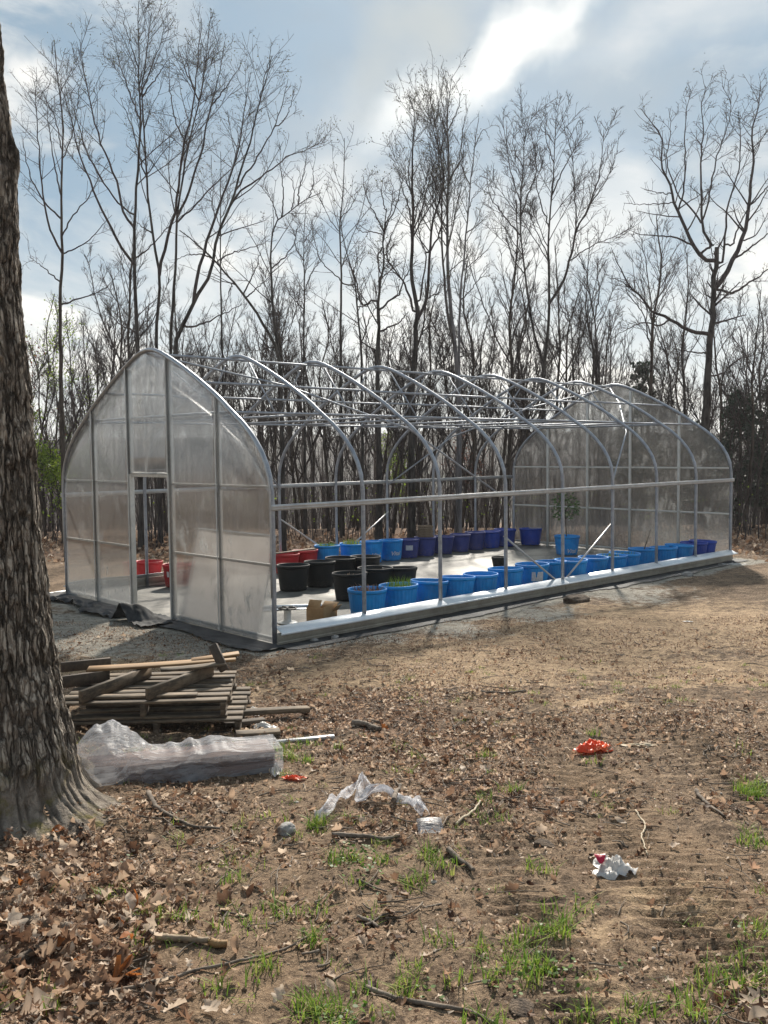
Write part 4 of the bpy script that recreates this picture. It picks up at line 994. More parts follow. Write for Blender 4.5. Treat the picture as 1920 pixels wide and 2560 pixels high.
TILES = {'a': (40, 380, 3.318), 'b': (440, 380, 3.318), 'c': (840, 400, 3.318), 'd': (1420, 400, 3.16), 'l': (0, 0, 1.728), 'r': (960, 0, 1.728), 'e': (0, 0, 2.2133)}
def tr(tile, s):
    ox, oy, k = TILES[tile]; v = [float(q) for q in s.replace(',', ' ').split()]
    return [(ox+v[i]/k, oy+v[i+1]/k) for i in range(0, len(v), 2)]
def limb3(path, z, w0, w1, g, dz=0.0, z0=None):
    """pixel path -> world polyline about the distance z, drifting dz metres nearer or farther along its length; widths in photo pixels"""
    n = len(path); base = z if z0 is None else z0
    P = [at_depth(u, v, base+dz*(i/(n-1))**1.3) for i, (u, v) in enumerate(path)]
    return [np.array(P), 0.82*w0*z/FPX/2, 0.7*w1*z/FPX/2]
def traced_tree(name, label, z, trunk, w, limbs, seed, mat='bark', dens=1.0, group=None, up=0.25, tip=None, twig='twig', leaf=None, sizes=(0.34, 0.42, 0.5), ang=38, spread=0.28, depth=3, maxl=3.0):
    g = np.random.default_rng(seed); z = float(z); up = up*g.uniform(0.35, 0.9); ang = ang*g.uniform(1.05, 1.35)
    T = limb3(trunk, z, w[0], w[1], g, g.uniform(-0.4, 0.4))
    p = T[0][0]; gz = ground(p[0], p[1])
    if p[2] > gz: T[0] = np.vstack([[p[0]+0.02, p[1], gz-0.1], T[0]])
    root = empty(name, (p[0], p[1], gz), 0, label, 'tree', group)
    off = np.array([p[0], p[1], gz]); T[0] = T[0]-off
    mb = MB(); K = len(T[0])
    P = resample(T[0], 30); Rr = np.linspace(T[1], T[2], 30); h = P[:, 2]-P[0, 2]; Rr = Rr*(1+0.5*np.exp(-h/0.35))
    P[1:-1, :2] += g.normal(size=(28, 2))*T[1]*0.10
    mb.tube(P, Rr, 12, cap=False); mb.build('trunk', M[mat], root, True)
    L3 = []; cand = resample(P, 90); px = np.array([proj_px(q+off) for q in cand])
    for path, w0, w1 in limbs:
        ln = sum(math.hypot(path[i+1][0]-path[i][0], path[i+1][1]-path[i][1]) for i in range(len(path)-1))*z/FPX
        # a limb starts on the trunk's own distance there
        j = int(np.argmin((px[:, 0]-path[0][0])**2+(px[:, 1]-path[0][1])**2)); zs = float(np.dot(cand[j]+off-CAM, FWD))
        l = limb3(path, z, w0, w1, g, g.uniform(-1, 1)*spread*ln, zs); l[0] = l[0]-off
        l[0] = np.vstack([[cand[j]], l[0][1:]]) if math.hypot(*(px[j]-np.array(path[0]))) < 12 else np.vstack([[cand[j]], l[0]])
        L3.append(l); more = resample(l[0], 20); cand = np.vstack([cand, more]); px = np.vstack([px, [proj_px(q+off) for q in more]])
    mb = MB()
    for l in L3: limb_tube(mb, l, 8, 20, 0.012, g)
    top = [P[len(P)//2:], T[1]*0.6, T[2]]
    tips = crown_mesh(mb, L3+[top], g, dens, up, tip or 0.0037*z/24, sizes, ang, depth, maxl)
    mb.build('crown', M[twig], root, False)
    if leaf:
        mt, size, per, frac, lname, tint = leaf
        sel = tips[g.uniform(0, 1, len(tips)) < frac]
        mb = MB(); leaf_quads(mb, sel, g, size, 0.05, tint, per); mb.build(lname, M[mt], root)
    return root
def proj_px(p):
    d = p-CAM; z = d@FWD; return 960+FPX*(d@RGT)/z, 1280-FPX*(d@UPV)/z

WOODS = 'bare trees standing behind the greenhouse'
bud = ('bud', 0.045, 1, 0.5, 'foliage', (0, 1))
t = tr
traced_tree('bare_tree', 'slim straight bare tree just past the big trunk, lowest limbs forking in narrow V shapes', 25, t('e', '340 2212 335 1900 335 1600 345 1400 340 1200 342 1000 345 850 350 700 330 500 310 350 300 220'), (17, 2.2),
 [(t('e', '335 1210 250 1120 180 1000 150 900 125 760'), 6, 1.6), (t('e', '330 1410 270 1250 245 1100 225 950 210 750 190 450'), 7, 1.6), (t('e', '345 1300 420 1170 490 1090 560 960 610 870'), 5, 1.5),
  (t('e', '350 1420 450 1360 540 1280 620 1190'), 5, 1.5), (t('e', '340 1100 300 900 270 700 255 550'), 5, 1.5), (t('e', '345 880 400 740 430 580 440 480'), 4, 1.4), (t('e', '325 1560 240 1480 160 1420'), 5, 1.5),
  (t('e', '350 1700 450 1650 560 1610 640 1540'), 6, 1.5), (t('e', '345 830 300 650 230 500 200 430'), 4, 1.3)], 1, 'bark_brown', 0.95, WOODS)
traced_tree('bare_tree', 'tall bare tree rising behind the peak of the door wall, left limbs sweeping wide', 23.5, t('a', '1010 1690 1000 1400 990 1100 985 950 980 650 990 450 1000 250 1020 0')+t('l', '605 500 600 350 600 200 595 80 600 5'), (18, 2.2),
 [(t('a', '975 940 900 830 760 570 640 310 560 100 520 0')+t('l', '300 500 285 430 230 320'), 9, 1.8), (t('a', '975 640 890 500 860 340 800 150')+t('l', '430 600 390 440 360 300 345 170'), 8, 1.8), (t('a', '965 520 850 430 740 270 590 10')+t('l', '330 500 300 400'), 6, 1.6),
  (t('a', '1010 870 1120 780 1250 640 1340 560 1480 440'), 5, 1.5), (t('l', '605 520 560 400 520 280 490 160'), 5, 1.5), (t('l', '600 420 650 300 690 200 715 110'), 5, 1.5), (t('a', '960 1480 860 1420 740 1320'), 5, 1.5), (t('l', '600 300 560 180 530 80'), 4, 1.4)], 2, 'bark', 1.05, WOODS, leaf=bud)
traced_tree('bare_tree', 'bare tree forking low behind the door wall ridge into two upright leaders', 24, t('a', '1165 1640 1180 1300 1190 1000 1150 800 1120 600 1090 300 1075 0')+t('l', '625 600 612 400 625 300 645 150 655 60'), (15, 2.2),
 [(t('a', '1190 1000 1230 800 1290 600 1340 400 1360 150 1380 0')+t('l', '800 600 830 480 845 350 860 200 870 80'), 10, 2.0), (t('a', '1120 690 1060 630 1000 580'), 5, 2.0), (t('a', '1085 230 1040 100 1020 0')+t('l', '560 520 520 420'), 5, 1.5), (t('l', '612 420 680 330 730 250'), 5, 1.5), (t('l', '840 400 800 300 770 200'), 4, 1.4)], 3, 'bark', 1.0, WOODS, leaf=bud)
traced_tree('bare_tree', 'straight bare tree in the middle of the clump, branching high into a tall narrow head', 24.5, t('a', '1285 1640 1300 1400 1310 1150 1325 900 1330 650 1340 500 1370 300 1400 100 1420 0')+t('l', '840 520 870 400 890 250 905 90'), (14, 2.2),
 [(t('a', '1345 560 1400 400 1470 200 1540 0')+t('l', '900 500 940 350 970 180'), 8, 1.8), (t('a', '1370 590 1480 450 1600 310 1659 260')+t('l', '1010 720 1100 640'), 6, 1.5), (t('l', '800 640 760 520 735 400 730 250'), 5, 1.5), (t('l', '860 440 820 330 800 200'), 5, 1.5), (t('l', '905 480 960 400 1010 330 1040 280'), 5, 1.5)], 4, 'bark', 1.05, WOODS, leaf=bud)
traced_tree('bare_tree', 'heavy bare trunk slanting up from the ridge towards a broad spray of limbs', 23, t('a', '1320 1640 1400 1430 1480 1230 1600 1040')+t('b', '310 900 340 720 400 560 450 430 500 300 540 130 600 0')+t('l', '1090 580 1120 450 1150 350 1175 240'), (20, 2.2),
 [(t('b', '130 1250 180 1000 240 800 300 620 350 480 430 250 500 50')+t('l', '1050 550 1060 450 1080 330'), 11, 1.8), (t('b', '440 430 520 340 650 250 800 130 920 40 1030 0')+t('l', '1350 635 1410 612'), 7, 1.5), (t('b', '490 310 600 150 700 0')+t('l', '1180 560 1220 450 1245 340'), 6, 1.5),
  (t('b', '130 1450 260 1410 370 1350 460 1310 550 1260'), 7, 2), (t('l', '1120 450 1150 300 1180 240'), 4, 1.4), (t('l', '1180 560 1240 500 1270 400'), 4, 1.4)], 5, 'bark', 1.0, WOODS, leaf=bud)
traced_tree('bare_tree', 'bent bare tree whose main trunk leans hard over the clump beside it', 22, t('b', '870 1924 850 1700 800 1550 720 1430 640 1290 560 1190 480 1080 380 970 300 880 200 790 100 700 30 650'), (19, 3.5),
 [(t('b', '280 870 180 850 90 860 0 890'), 5, 1.5), (t('b', '560 1190 620 1060 680 900 720 780'), 5, 1.5), (t('b', '600 1190 680 1120 780 1040'), 5, 1.6), (t('b', '380 880 460 840 560 810 690 770 780 720'), 5, 1.5), (t('b', '480 1090 440 1180 400 1290'), 4, 1.5), (t('b', '800 1620 700 1640 640 1660'), 5, 1.5)], 6, 'bark', 0.75, WOODS, up=0.3)
traced_tree('bare_tree', 'bare tree with a kinked top limb reaching sideways, right of the leaning trunk', 25, t('b', '870 1924 850 1700 830 1500 800 1250 790 1000 790 750 810 620 880 530 960 490 1020 430 1100 380 1200 340'), (16, 2.5),
 [(t('b', '820 540 800 420 740 330 700 270'), 4, 1.3), (t('b', '1010 430 1020 300 1060 180 1080 60'), 5, 1.4), (t('b', '880 530 890 350 870 150 830 60'), 5, 1.4), (t('b', '800 980 900 870 980 760 1000 640'), 5, 1.5), (t('b', '1100 380 1140 260 1130 120'), 4, 1.3), (t('b', '960 490 980 350 960 200'), 4, 1.3)], 7, 'bark', 1.1, WOODS)
traced_tree('bare_tree', 'thin pole straight bare tree between the slanting trunk and the kinked one', 26, t('b', '390 1924 380 1600 375 1300 370 900 368 600 372 300 370 0'), (10, 2), [(t('b', '375 900 430 760 470 620'), 3, 1.3), (t('b', '370 620 300 450 280 300'), 3, 1.3), (t('b', '372 560 430 420 450 260'), 3, 1.3)], 8, 'bark', 0.9, WOODS)
traced_tree('bare_tree', 'slim bare tree rising behind the third roof hoop, twigs tight along its stem', 27, t('b', '1060 1924 1060 1500 1065 1200 1060 900 1062 700 1070 560 1080 440'), (11, 2), [(t('b', '1065 1150 1130 1000 1200 900 1240 780'), 4, 1.4), (t('b', '1060 900 990 780 1000 640'), 4, 1.4), (t('b', '1062 760 1120 650 1130 560'), 3, 1.3), (t('b', '1065 1320 960 1200 900 1080'), 4, 1.4)], 9, 'bark', 1.15, WOODS)
traced_tree('bare_tree', 'straight bare tree with a whip thin top and a few yellow green buds', 26, t('c', '40 1924 40 1500 40 1200 45 900 30 600 50 350 65 150 70 0')+[(861, 345)], (14, 1.8), [(t('c', '30 600 -60 480 -130 300'), 3, 1.3), (t('c', '60 500 130 380 180 200'), 3, 1.3), (t('c', '45 900 120 760 200 640'), 3, 1.3)], 10, 'bark', 0.8, WOODS, leaf=bud)
traced_tree('bare_tree', 'bare tree leaning slightly outward beside the whip topped one', 24, t('b', '1540 1924 1540 1700 1520 1450 1500 1250 1480 1050 1420 850 1375 640 1360 480'), (14, 2), [(t('b', '1490 1080 1400 1100 1330 1030 1200 900 1120 620'), 5, 1.3), (t('b', '1470 1000 1500 880 1480 780'), 4, 1.3), (t('b', '1545 1280 1600 1270 1660 1210'), 4, 1.3), (t('b', '1530 1600 1600 1400 1659 1290'), 5, 1.5)], 11, 'bark', 0.9, WOODS)
traced_tree('bare_tree', 'dark gnarled tree with writhing limbs behind the fourth roof hoop', 23.5, t('c', '350 1924 340 1650 355 1400 350 1200 370 1000 400 850 392 700 402 550 420 400'), (23, 3),
 [(t('c', '340 1180 290 1170 240 1210 205 1180 180 1080 160 980 80 800'), 7, 2), (t('c', '360 1420 430 1390 520 1350 600 1260'), 7, 2.5), (t('c', '370 1280 440 1170 530 1110 550 1020 620 900 680 830'), 7, 2), (t('c', '392 720 350 790 355 900 385 960'), 5, 4), (t('c', '400 640 430 520 500 380 540 200 560 60'), 5, 1.5), (t('c', '390 600 300 400 240 250 220 120'), 5, 1.5),
  (t('c', '405 560 460 400 470 240 450 120'), 4, 1.4), (t('c', '335 1600 260 1540 210 1500 140 1380'), 6, 2), (t('c', '400 640 330 600 200 590 150 520'), 4, 1.4), (t('c', '420 420 380 280 390 150'), 4, 1.4)], 12, 'bark', 1.1, WOODS, leaf=bud, ang=44)
traced_tree('bare_tree', 'stout dark tree breaking into many close upright limbs halfway along the roof', 24, t('c', '625 1924 650 1650 660 1400 680 1300 660 1150 630 1000 620 900 630 700 640 500 635 300 630 0')+t('r', '130 500 110 420'), (25, 2.2),
 [(t('c', '690 1330 740 1180 770 950 780 700 800 500 850 380 870 300 900 100')+t('r', '190 470 215 400'), 10, 1.8), (t('c', '640 1250 590 1080 500 930 420 820 430 700 520 500'), 8, 2), (t('c', '680 1550 740 1400 810 1380 880 1320'), 6, 2), (t('c', '700 1250 760 1150 850 1100 870 1020'), 6, 2), (t('c', '700 1150 720 1000 745 800 700 650 680 560 700 380'), 6, 2), (t('c', '780 760 860 600 880 420 820 200 800 0'), 6, 1.6),
  (t('c', '640 500 590 350 540 200 520 60'), 5, 1.5), (t('c', '640 420 720 280 760 100'), 5, 1.5), (t('c', '630 300 580 150 570 0'), 4, 1.4), (t('c', '600 1640 560 1500 540 1400'), 5, 2)], 13, 'bark', 1.15, WOODS, leaf=bud, ang=32)
traced_tree('bare_tree', 'pale grey barked tree with a tall straight leader past the middle of the roof', 25, t('c', '1015 1924 1000 1700 985 1500 960 1300 930 1000 920 700 925 400 935 100')+t('r', '275 600 272 500 285 400 295 320'), (20, 1.8),
 [(t('c', '985 1600 930 1300 895 900 875 600 880 300 860 100')+t('r', '225 560 205 450'), 9, 1.8), (t('c', '930 950 1000 870 1080 810 1120 740'), 4, 1.4), (t('c', '925 180 980 90 1040 0')+t('r', '335 600 350 500'), 5, 1.5), (t('r', '272 600 240 500 230 420'), 4, 1.4), (t('c', '920 740 850 620 820 500'), 4, 1.4), (t('r', '275 560 320 470 330 400'), 4, 1.4)], 14, 'bark_grey', 1.0, WOODS, twig='twig_pale', leaf=bud, ang=30)
traced_tree('bare_tree', 'second pale grey stem splitting away from the tall grey leader', 24.7, t('c', '1025 1924 1020 1650 1025 1400 1035 1100 1060 850 1075 650 1095 450 1120 150 1140 0')+t('r', '395 600 410 510'), (13, 1.8),
 [(t('c', '1035 1150 1130 1060 1200 960 1260 860'), 4, 1.4), (t('c', '1080 600 1180 540 1250 460'), 4, 1.3), (t('c', '1110 200 1050 60')+t('r', '350 560'), 4, 1.3), (t('c', '1090 420 1160 270 1240 260'), 3, 1.3), (t('r', '390 640 430 560 455 600'), 3, 1.3), (t('c', '1040 1640 1120 1600 1180 1560'), 4, 1.6)], 15, 'bark_grey', 0.9, WOODS, twig='twig_pale', leaf=bud, ang=30)
traced_tree('bare_tree', 'thin stemmed bare tree with a wide feathery head over the far roof hoops', 27, t('r', '690 1700 690 1560')+t('c', '1660 1500 1600 1200 1570 950 1540 700 1530 550 1530 350 1550 100 1560 0')+t('r', '600 640 640 500'), (11, 1.8),
 [(t('c', '1530 640 1400 470 1290 320 1260 200 1250 120'), 5, 1.4), (t('c', '1535 480 1590 300 1659 100')+t('r', '655 640 670 560'), 5, 1.4), (t('c', '1530 350 1480 200 1440 60')+t('r', '530 620 515 540'), 4, 1.4), (t('c', '1570 960 1480 830 1430 700 1400 560'), 4, 1.4), (t('r', '590 720 560 640 560 560'), 4, 1.4)], 16, 'bark', 1.25, WOODS, tip=0.0046)
traced_tree('bare_tree', 'straight dark stemmed bare tree with a rounded fan of fine branches before a white cloud', 26, t('r', '685 1720 690 1560 712 1400 712 1200 712 1000 725 850 735 700 742 520'), (16, 1.8),
 [(t('r', '715 985 680 880 660 780 690 690'), 5, 1.4), (t('r', '720 1315 760 1240 790 1170 820 1050 840 980 890 880 930 760 950 560'), 9, 1.5), (t('r', '835 1000 825 850 810 650 780 560'), 5, 1.4), (t('r', '725 850 790 700 870 580'), 5, 1.4), (t('r', '890 880 960 780 1010 650'), 4, 1.4), (t('r', '714 1100 650 980 610 860'), 4, 1.4), (t('r', '800 1140 900 1060 1000 1020 1080 980'), 4, 1.4), (t('r', '735 700 700 600 700 530'), 4, 1.4)], 17, 'bark', 1.3, WOODS, tip=0.0046)
traced_tree('oak_tree', 'big dark oak by the far end wall, stubbed at its fork, crown spreading wide', 27, t('d', '1080 2150 1090 1980 1110 1600 1130 1350 1150 1100 1160 950 1172 800 1176 690'), (31, 15),
 [(t('d', '1150 800 1090 790 1030 730 980 660 930 560 880 420 830 320 810 200 740 60')+t('r', '1200 600 1150 520 1110 470'), 13, 1.8), (t('d', '1010 700 930 650 830 605 720 600 600 590 470 550'), 7, 1.6), (t('d', '1035 715 1100 700 1150 672'), 8, 7),
  (t('d', '1140 680 1060 540 1052 400 1050 200 1050 0')+t('r', '1380 560 1370 460 1390 370'), 9, 1.7), (t('d', '1060 520 1100 350 1150 100 1170 0')+t('r', '1480 560 1500 450 1460 370'), 6, 1.5), (t('d', '1050 500 960 370 880 290 820 150 780 0')+t('r', '1240 560 1230 470'), 6, 1.5), (t('d', '880 370 910 250 925 0')+t('r', '1300 560 1310 460 1330 390'), 6, 1.5),
  (t('d', '1180 1030 1240 920 1290 800 1340 720 1400 550 1430 350 1450 150 1470 0')+t('r', '1590 560 1620 450 1625 370'), 17, 1.8), (t('d', '1220 820 1240 660 1250 500 1260 380 1310 200 1350 60')+t('r', '1540 560 1530 480'), 8, 1.6), (t('d', '1300 660 1350 520 1400 420 1440 300'), 6, 3), (t('d', '1330 780 1430 700 1530 620 1600 570 1720 480'), 7, 2), (t('d', '1435 360 1520 280 1600 180 1680 60'), 6, 1.6),
  (t('d', '1220 1030 1310 1050 1400 990 1500 930 1580 860 1700 780'), 9, 2), (t('d', '1090 1370 1000 1360 900 1310 830 1270 770 1240 650 1190 590 1090 500 1010 430 890 340 690'), 13, 1.8), (t('d', '830 1280 720 1310 600 1280 480 1330 330 1420'), 6, 1.5), (t('d', '1150 1700 1230 1680 1310 1600 1400 1560 1520 1530'), 6, 1.8), (t('d', '1060 1530 960 1510 870 1500 820 1480'), 6, 2),
  (t('d', '1200 800 1230 700 1190 660'), 5, 3), (t('d', '830 370 700 350 560 350 440 340'), 4, 1.4), (t('d', '810 290 720 260 600 230'), 4, 1.4), (t('d', '1400 640 1470 600 1540 500 1600 380'), 5, 1.5), (t('d', '660 1180 700 1080 720 940'), 4, 1.4), (t('d', '500 1010 420 960 340 930'), 3.5, 1.4)], 18, 'bark', 0.95, WOODS, sizes=(0.26, 0.42, 0.5), ang=40, leaf=('bud', 0.05, 1, 0.15, 'withered_leaves', (0, 0.6)), maxl=2.2)
traced_tree('bare_tree', 'slim forked bare tree between the feathery head and the oak', 29, t('d', '250 1800 235 1600 220 1450 215 1300 180 1100 155 950 160 800 170 640'), (11, 2), [(t('d', '215 1250 250 1050 230 900 240 780'), 5, 1.5), (t('d', '160 900 90 760 60 620'), 4, 1.4), (t('d', '220 1350 330 1100 380 960'), 4, 1.4), (t('d', '175 1060 100 960 40 900'), 4, 1.4)], 19, 'bark', 1.1, WOODS)
traced_tree('bare_tree', 'slender bare tree whose top shows against the left sky beyond the wide limbed one', 29, t('d', '40 1800 35 1500 20 1300 -20 1150 -30 950'), (9, 2), [(t('d', '30 1450 90 1280 110 1100'), 4, 1.4), (t('d', '20 1300 -60 1150 -120 1000'), 4, 1.4)], 20, 'bark', 1.1, WOODS)

# ------------------------------------------------------------------ the rest of the wood: copied stems of a few kinds
def wild_tree(seed, H, lean=0.1, forks=3, dens=1.1, tip=0.0045, r0=0.07, mat='bark_brown', depth=3, name='slender_tree'):
    g = np.random.default_rng(seed)
    tp = [(0, 0, -0.3)]
    dx, dy = g.normal(size=2)*lean
    for k in range(1, 7): q = k/6; tp.append((dx*H*q*0.5+g.normal()*0.10*q, dy*H*q*0.5+g.normal()*0.10*q, H*q))
    tp = np.array(tp); root = empty(name, (0, 0, 0)); mb = MB(); limb_tube(mb, [tp, r0, 0.014], 8, 18, 0.01, g); mb.build('trunk', M[mat], root, True)
    P = resample(tp, 20); limbs = [[P[8:], r0*0.55, 0.012]]
    for f in range(forks):
        t0 = g.uniform(0.25, 0.7); i = int(t0*19); a = g.uniform(0, 6.28); ln = H*(1-t0)*g.uniform(0.6, 1.0); o = np.array([math.cos(a), math.sin(a), 0])
        pts = [P[i]]+[P[i]+o*ln*0.42*(q**0.8)+np.array([0, 0, ln*0.9*q])+g.normal(size=3)*0.08 for q in (0.25, 0.5, 0.75, 1.0)]
        limbs.append([np.array(pts), r0*(1-t0)*0.75, 0.010])
    mb = MB()
    for l in limbs[1:]: limb_tube(mb, l, 6, 14, 0.015, g)
    crown_mesh(mb, limbs, g, dens, 0.25, tip, depth=depth, maxl=2.2); mb.build('crown', M['twig'], root)
    return root
protos = [wild_tree(106, 7.5, 0.30, 6, 1.2, r0=0.07), wild_tree(107, 8.2, 0.22, 7, 1.2, r0=0.06), wild_tree(101, 8.5, 0.06, 4), wild_tree(102, 7.2, 0.12, 3, r0=0.055), wild_tree(103, 9.5, 0.05, 3, r0=0.08), wild_tree(104, 6.0, 0.2, 4, r0=0.05), wild_tree(105, 8.0, 0.1, 5, 0.8, r0=0.075)]
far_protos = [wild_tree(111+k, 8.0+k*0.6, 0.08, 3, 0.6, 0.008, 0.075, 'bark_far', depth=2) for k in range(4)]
# positions: every gap of the skyline gets its own stem; rr is repeatable
rr = random.Random(21); used = set()
def put_wild(u, z, protos_, label, group, sc=(0.85, 1.15), cat='tree'):
    k = rr.randrange(len(protos_)); s_ = rr.uniform(*sc)
    d = at_depth(u, 1145, z); x, y = d[0], d[1]
    if id(protos_[k]) in used: o = copy_tree(protos_[k])
    else: o = protos_[k]; used.add(id(o))
    o.location = (x, y, ground(x, y)); o.rotation_euler = (rr.gauss(0, 0.05), rr.gauss(0, 0.05), rr.uniform(0, 6.28)); o.scale = (s_, s_, s_*rr.uniform(0.92, 1.08))
    props(o, label, cat, group); return o
LAB = 'slender bare tree, one of the thin dark stems filling the wood behind the greenhouse'
GRP = 'slender bare trees of the wood behind the greenhouse'
for k in range(82):
    u = 60+(k+rr.uniform(0.1, 0.9))*1880/82; put_wild(u, rr.uniform(25.5, 34), protos, LAB, GRP, (0.62, 1.08))
LAB2 = 'distant bare tree, one of the grey stems deep in the wood on the slope'
GRP2 = 'distant bare trees deep in the wood'
for k in range(84):
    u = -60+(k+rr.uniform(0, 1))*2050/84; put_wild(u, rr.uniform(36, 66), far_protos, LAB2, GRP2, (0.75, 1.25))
for p_ in protos+far_protos:
    if id(p_) not in used:
        for ch in list(p_.children): bpy.data.objects.remove(ch)
        bpy.data.objects.remove(p_)
# thicket far down the slope: reads as one mass of stems
g = np.random.default_rng(55); mb = MB()
n = 1400; s_ = g.uniform(50, 125, n); t_ = g.uniform(-0.5, 0.5, n)*s_*1.05; x, y = xy(s_, t_); z0 = terr(x, y, False)
H = g.uniform(4, 10, n); k = 5; P = np.empty((n, k, 3)); lean = g.normal(size=(n, 2))*0.07
for j in range(k):
    q = j/(k-1); P[:, j, 0] = x+lean[:, 0]*H*q+g.normal(size=n)*0.08*q; P[:, j, 1] = y+lean[:, 1]*H*q+g.normal(size=n)*0.08*q; P[:, j, 2] = z0-0.3+H*q
R = (g.uniform(0.035, 0.11, n)[:, None])*np.linspace(1, 0.2, k)[None]
V, Q = tubes(P, R, 4); mb.add(V, Q)
C, CR = sprout(P, R, 0.9, 0.25, 0.5, 2.2, 45, 0.3, 4, 0.5, 0.011, g, 0.25); V, Q = tubes(C, CR, 3); mb.add(V, Q)
C2, CR2 = sprout(C, CR, 1.6, 0.4, 0.3, 1.0, 45, 0.3, 3, 0.6, 0.009, g, 0.2); V, Q = tubes(C2, CR2, 3); mb.add(V, Q)
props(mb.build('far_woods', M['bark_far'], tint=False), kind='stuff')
# knee high scrub and saplings under the trees
g = np.random.default_rng(56); mb = MB()
n = 1900; s_ = g.uniform(23.5, 40, n); t_ = g.uniform(-0.48, 0.5, n)*s_; x, y = xy(s_, t_)
ok = pad_mask(x, y, 1.0, 0.1) < 0.5; x, y, s_ = x[ok], y[ok], s_[ok]; n = len(x); z0 = terr(x, y, False)
H = g.uniform(0.5, 3.4, n); k = 5; P = np.empty((n, k, 3)); lean = g.normal(size=(n, 2))*0.16
for j in range(k):
    q = j/(k-1); P[:, j, 0] = x+lean[:, 0]*H*q; P[:, j, 1] = y+lean[:, 1]*H*q; P[:, j, 2] = z0-0.1+H*q
R = (g.uniform(0.006, 0.02, n)[:, None])*np.linspace(1, 0.35, k)[None]
V, Q = tubes(P, R, 4); mb.add(V, Q)
C, CR = sprout(P, R, 3.2, 0.3, 0.2, 1.0, 45, 0.25, 4, 0.6, 0.005, g, 0.2); V, Q = tubes(C, CR, 3); mb.add(V, Q)
ub = mb.build('undergrowth', M['twig'], tint=False); props(ub, kind='stuff')
mb = MB(); sel = C[:, -1][(C[:, -1, 2]-terr(C[:, -1, 0], C[:, -1, 1], False)) < 1.3]; sel = sel[g.uniform(0, 1, len(sel)) < 0.16]
leaf_quads(mb, sel, g, 0.07, 0.08, (0.1, 1.0), 2); props(mb.build('undergrowth_leaves', M['spring'], None), kind='stuff')

def leafy_sapling(u, z, H, mat, label, seed, size=0.08, per=3, r=0.05, cat='tree', frac=1.0, name='leafy_tree'):
    g = np.random.default_rng(seed); o = wild_tree(seed, H, 0.1, 4, 0.9, 0.005, r, 'bark_brown', name=name)
    d = at_depth(u, 1145, z); o.location = (d[0], d[1], ground(d[0], d[1])); props(o, label, cat)
    cr = [c for c in o.children if c.name.startswith('crown')][0]; n = len(cr.data.vertices); co = np.empty(n*3, np.float32); cr.data.vertices.foreach_get('co', co); co = co.reshape(-1, 3)
    sel = co[g.choice(n, int(min(n, 1100)*frac), replace=False)]; mb = MB(); leaf_quads(mb, sel, g, size, 0.12, (0, 1), per); mb.build('foliage', M[mat], o); return o
leafy_sapling(118, 31, 6.5, 'spring', 'young tree in fresh yellow green leaf, seen between the big trunk and the door wall', 201, 0.09, 2, frac=0.55)
leafy_sapling(80, 33, 8.5, 'spring', 'taller fresh green tree half hidden by the big trunk', 202, 0.09, 1, frac=0.6)
leafy_sapling(110, 27, 5.6, 'rust', 'small tree still holding withered red brown leaves beside the slim straight tree', 203, 0.07, 1, 0.04, frac=0.35)
leafy_sapling(124, 26, 2.6, 'spring', 'low yellow green bush at the edge of the wood beyond the door wall', 204, 0.09, 2, 0.03)
leafy_sapling(1000, 36, 3.6, 'spring', 'pale green bush showing between stems behind the mid roof', 205, 0.09, 2, 0.03, frac=0.5)
leafy_sapling(1150, 31, 3.0, 'rust', 'low bush with withered leaves seen over the violet tubs', 206, 0.07, 1, 0.03, frac=0.4)

def cedar(u, z, H, Rb, label, seed, n=5200, bare=0.12):
    g = np.random.default_rng(seed); d = at_depth(u, 1145, z); o = empty('cedar_tree', (d[0], d[1], ground(d[0], d[1])), 0, label, 'tree')
    mb = MB(); mb.tube([(0, 0, -0.2), (0.03, 0, H*0.5), (0.0, 0.02, H)], [0.09, 0.06, 0.012], 8); mb.build('trunk', M['bark_brown'], o, True)
    # irregular tiers of drooping sprays
    nb = 95; V = MB(); hh = bare*H+(1-bare)*H*g.uniform(0, 1, nb)**0.85; a = g.uniform(0, 6.28, nb); ln = Rb*(1-(hh-bare*H)/(H*(1.02-bare)))**0.75*g.uniform(0.45, 1.2, nb)+0.12
    k = 6; P = np.empty((nb, k, 3))
    for j in range(k):
        q = j/(k-1); P[:, j, 0] = np.cos(a)*ln*q; P[:, j, 1] = np.sin(a)*ln*q; P[:, j, 2] = hh+ln*(0.35*q-0.35*q*q)
    R = np.full((nb, k), 0.01); W_, Q_ = tubes(P, R, 3); bm_ = MB(); bm_.add(W_, Q_)
    C, CR = sprout(P, R, 9, 0.45, 0.10, 0.5, 45, 0.05, 4, 0.6, 0.004, g, 0.2); W_, Q_ = tubes(C, CR, 3); bm_.add(W_, Q_); bm_.build('branches', M['twig'], o)
    pts = C[:, 1:].reshape(-1, 3); pts = pts[g.choice(len(pts), min(len(pts), n), replace=True)]
    leaf_quads(V, pts, g, 0.15, 0.05, (0, 1), 3); V.build('foliage', M['needle'], o); return o
cedar(1606, 31, 5.4, 1.15, 'dark evergreen cedar standing behind the peak of the far end wall', 301)
cedar(1850, 29, 4.2, 1.35, 'broad dark cedar at the edge of the wood past the far end wall', 302, 3200)
cedar(1945, 31, 5.0, 1.4, 'tall dark cedar cut by the picture edge beyond the far corner', 303, 2800)
cedar(1750, 33, 3.6, 1.1, 'lower dark cedar behind the oak trunk by the far end wall', 304, 3500)
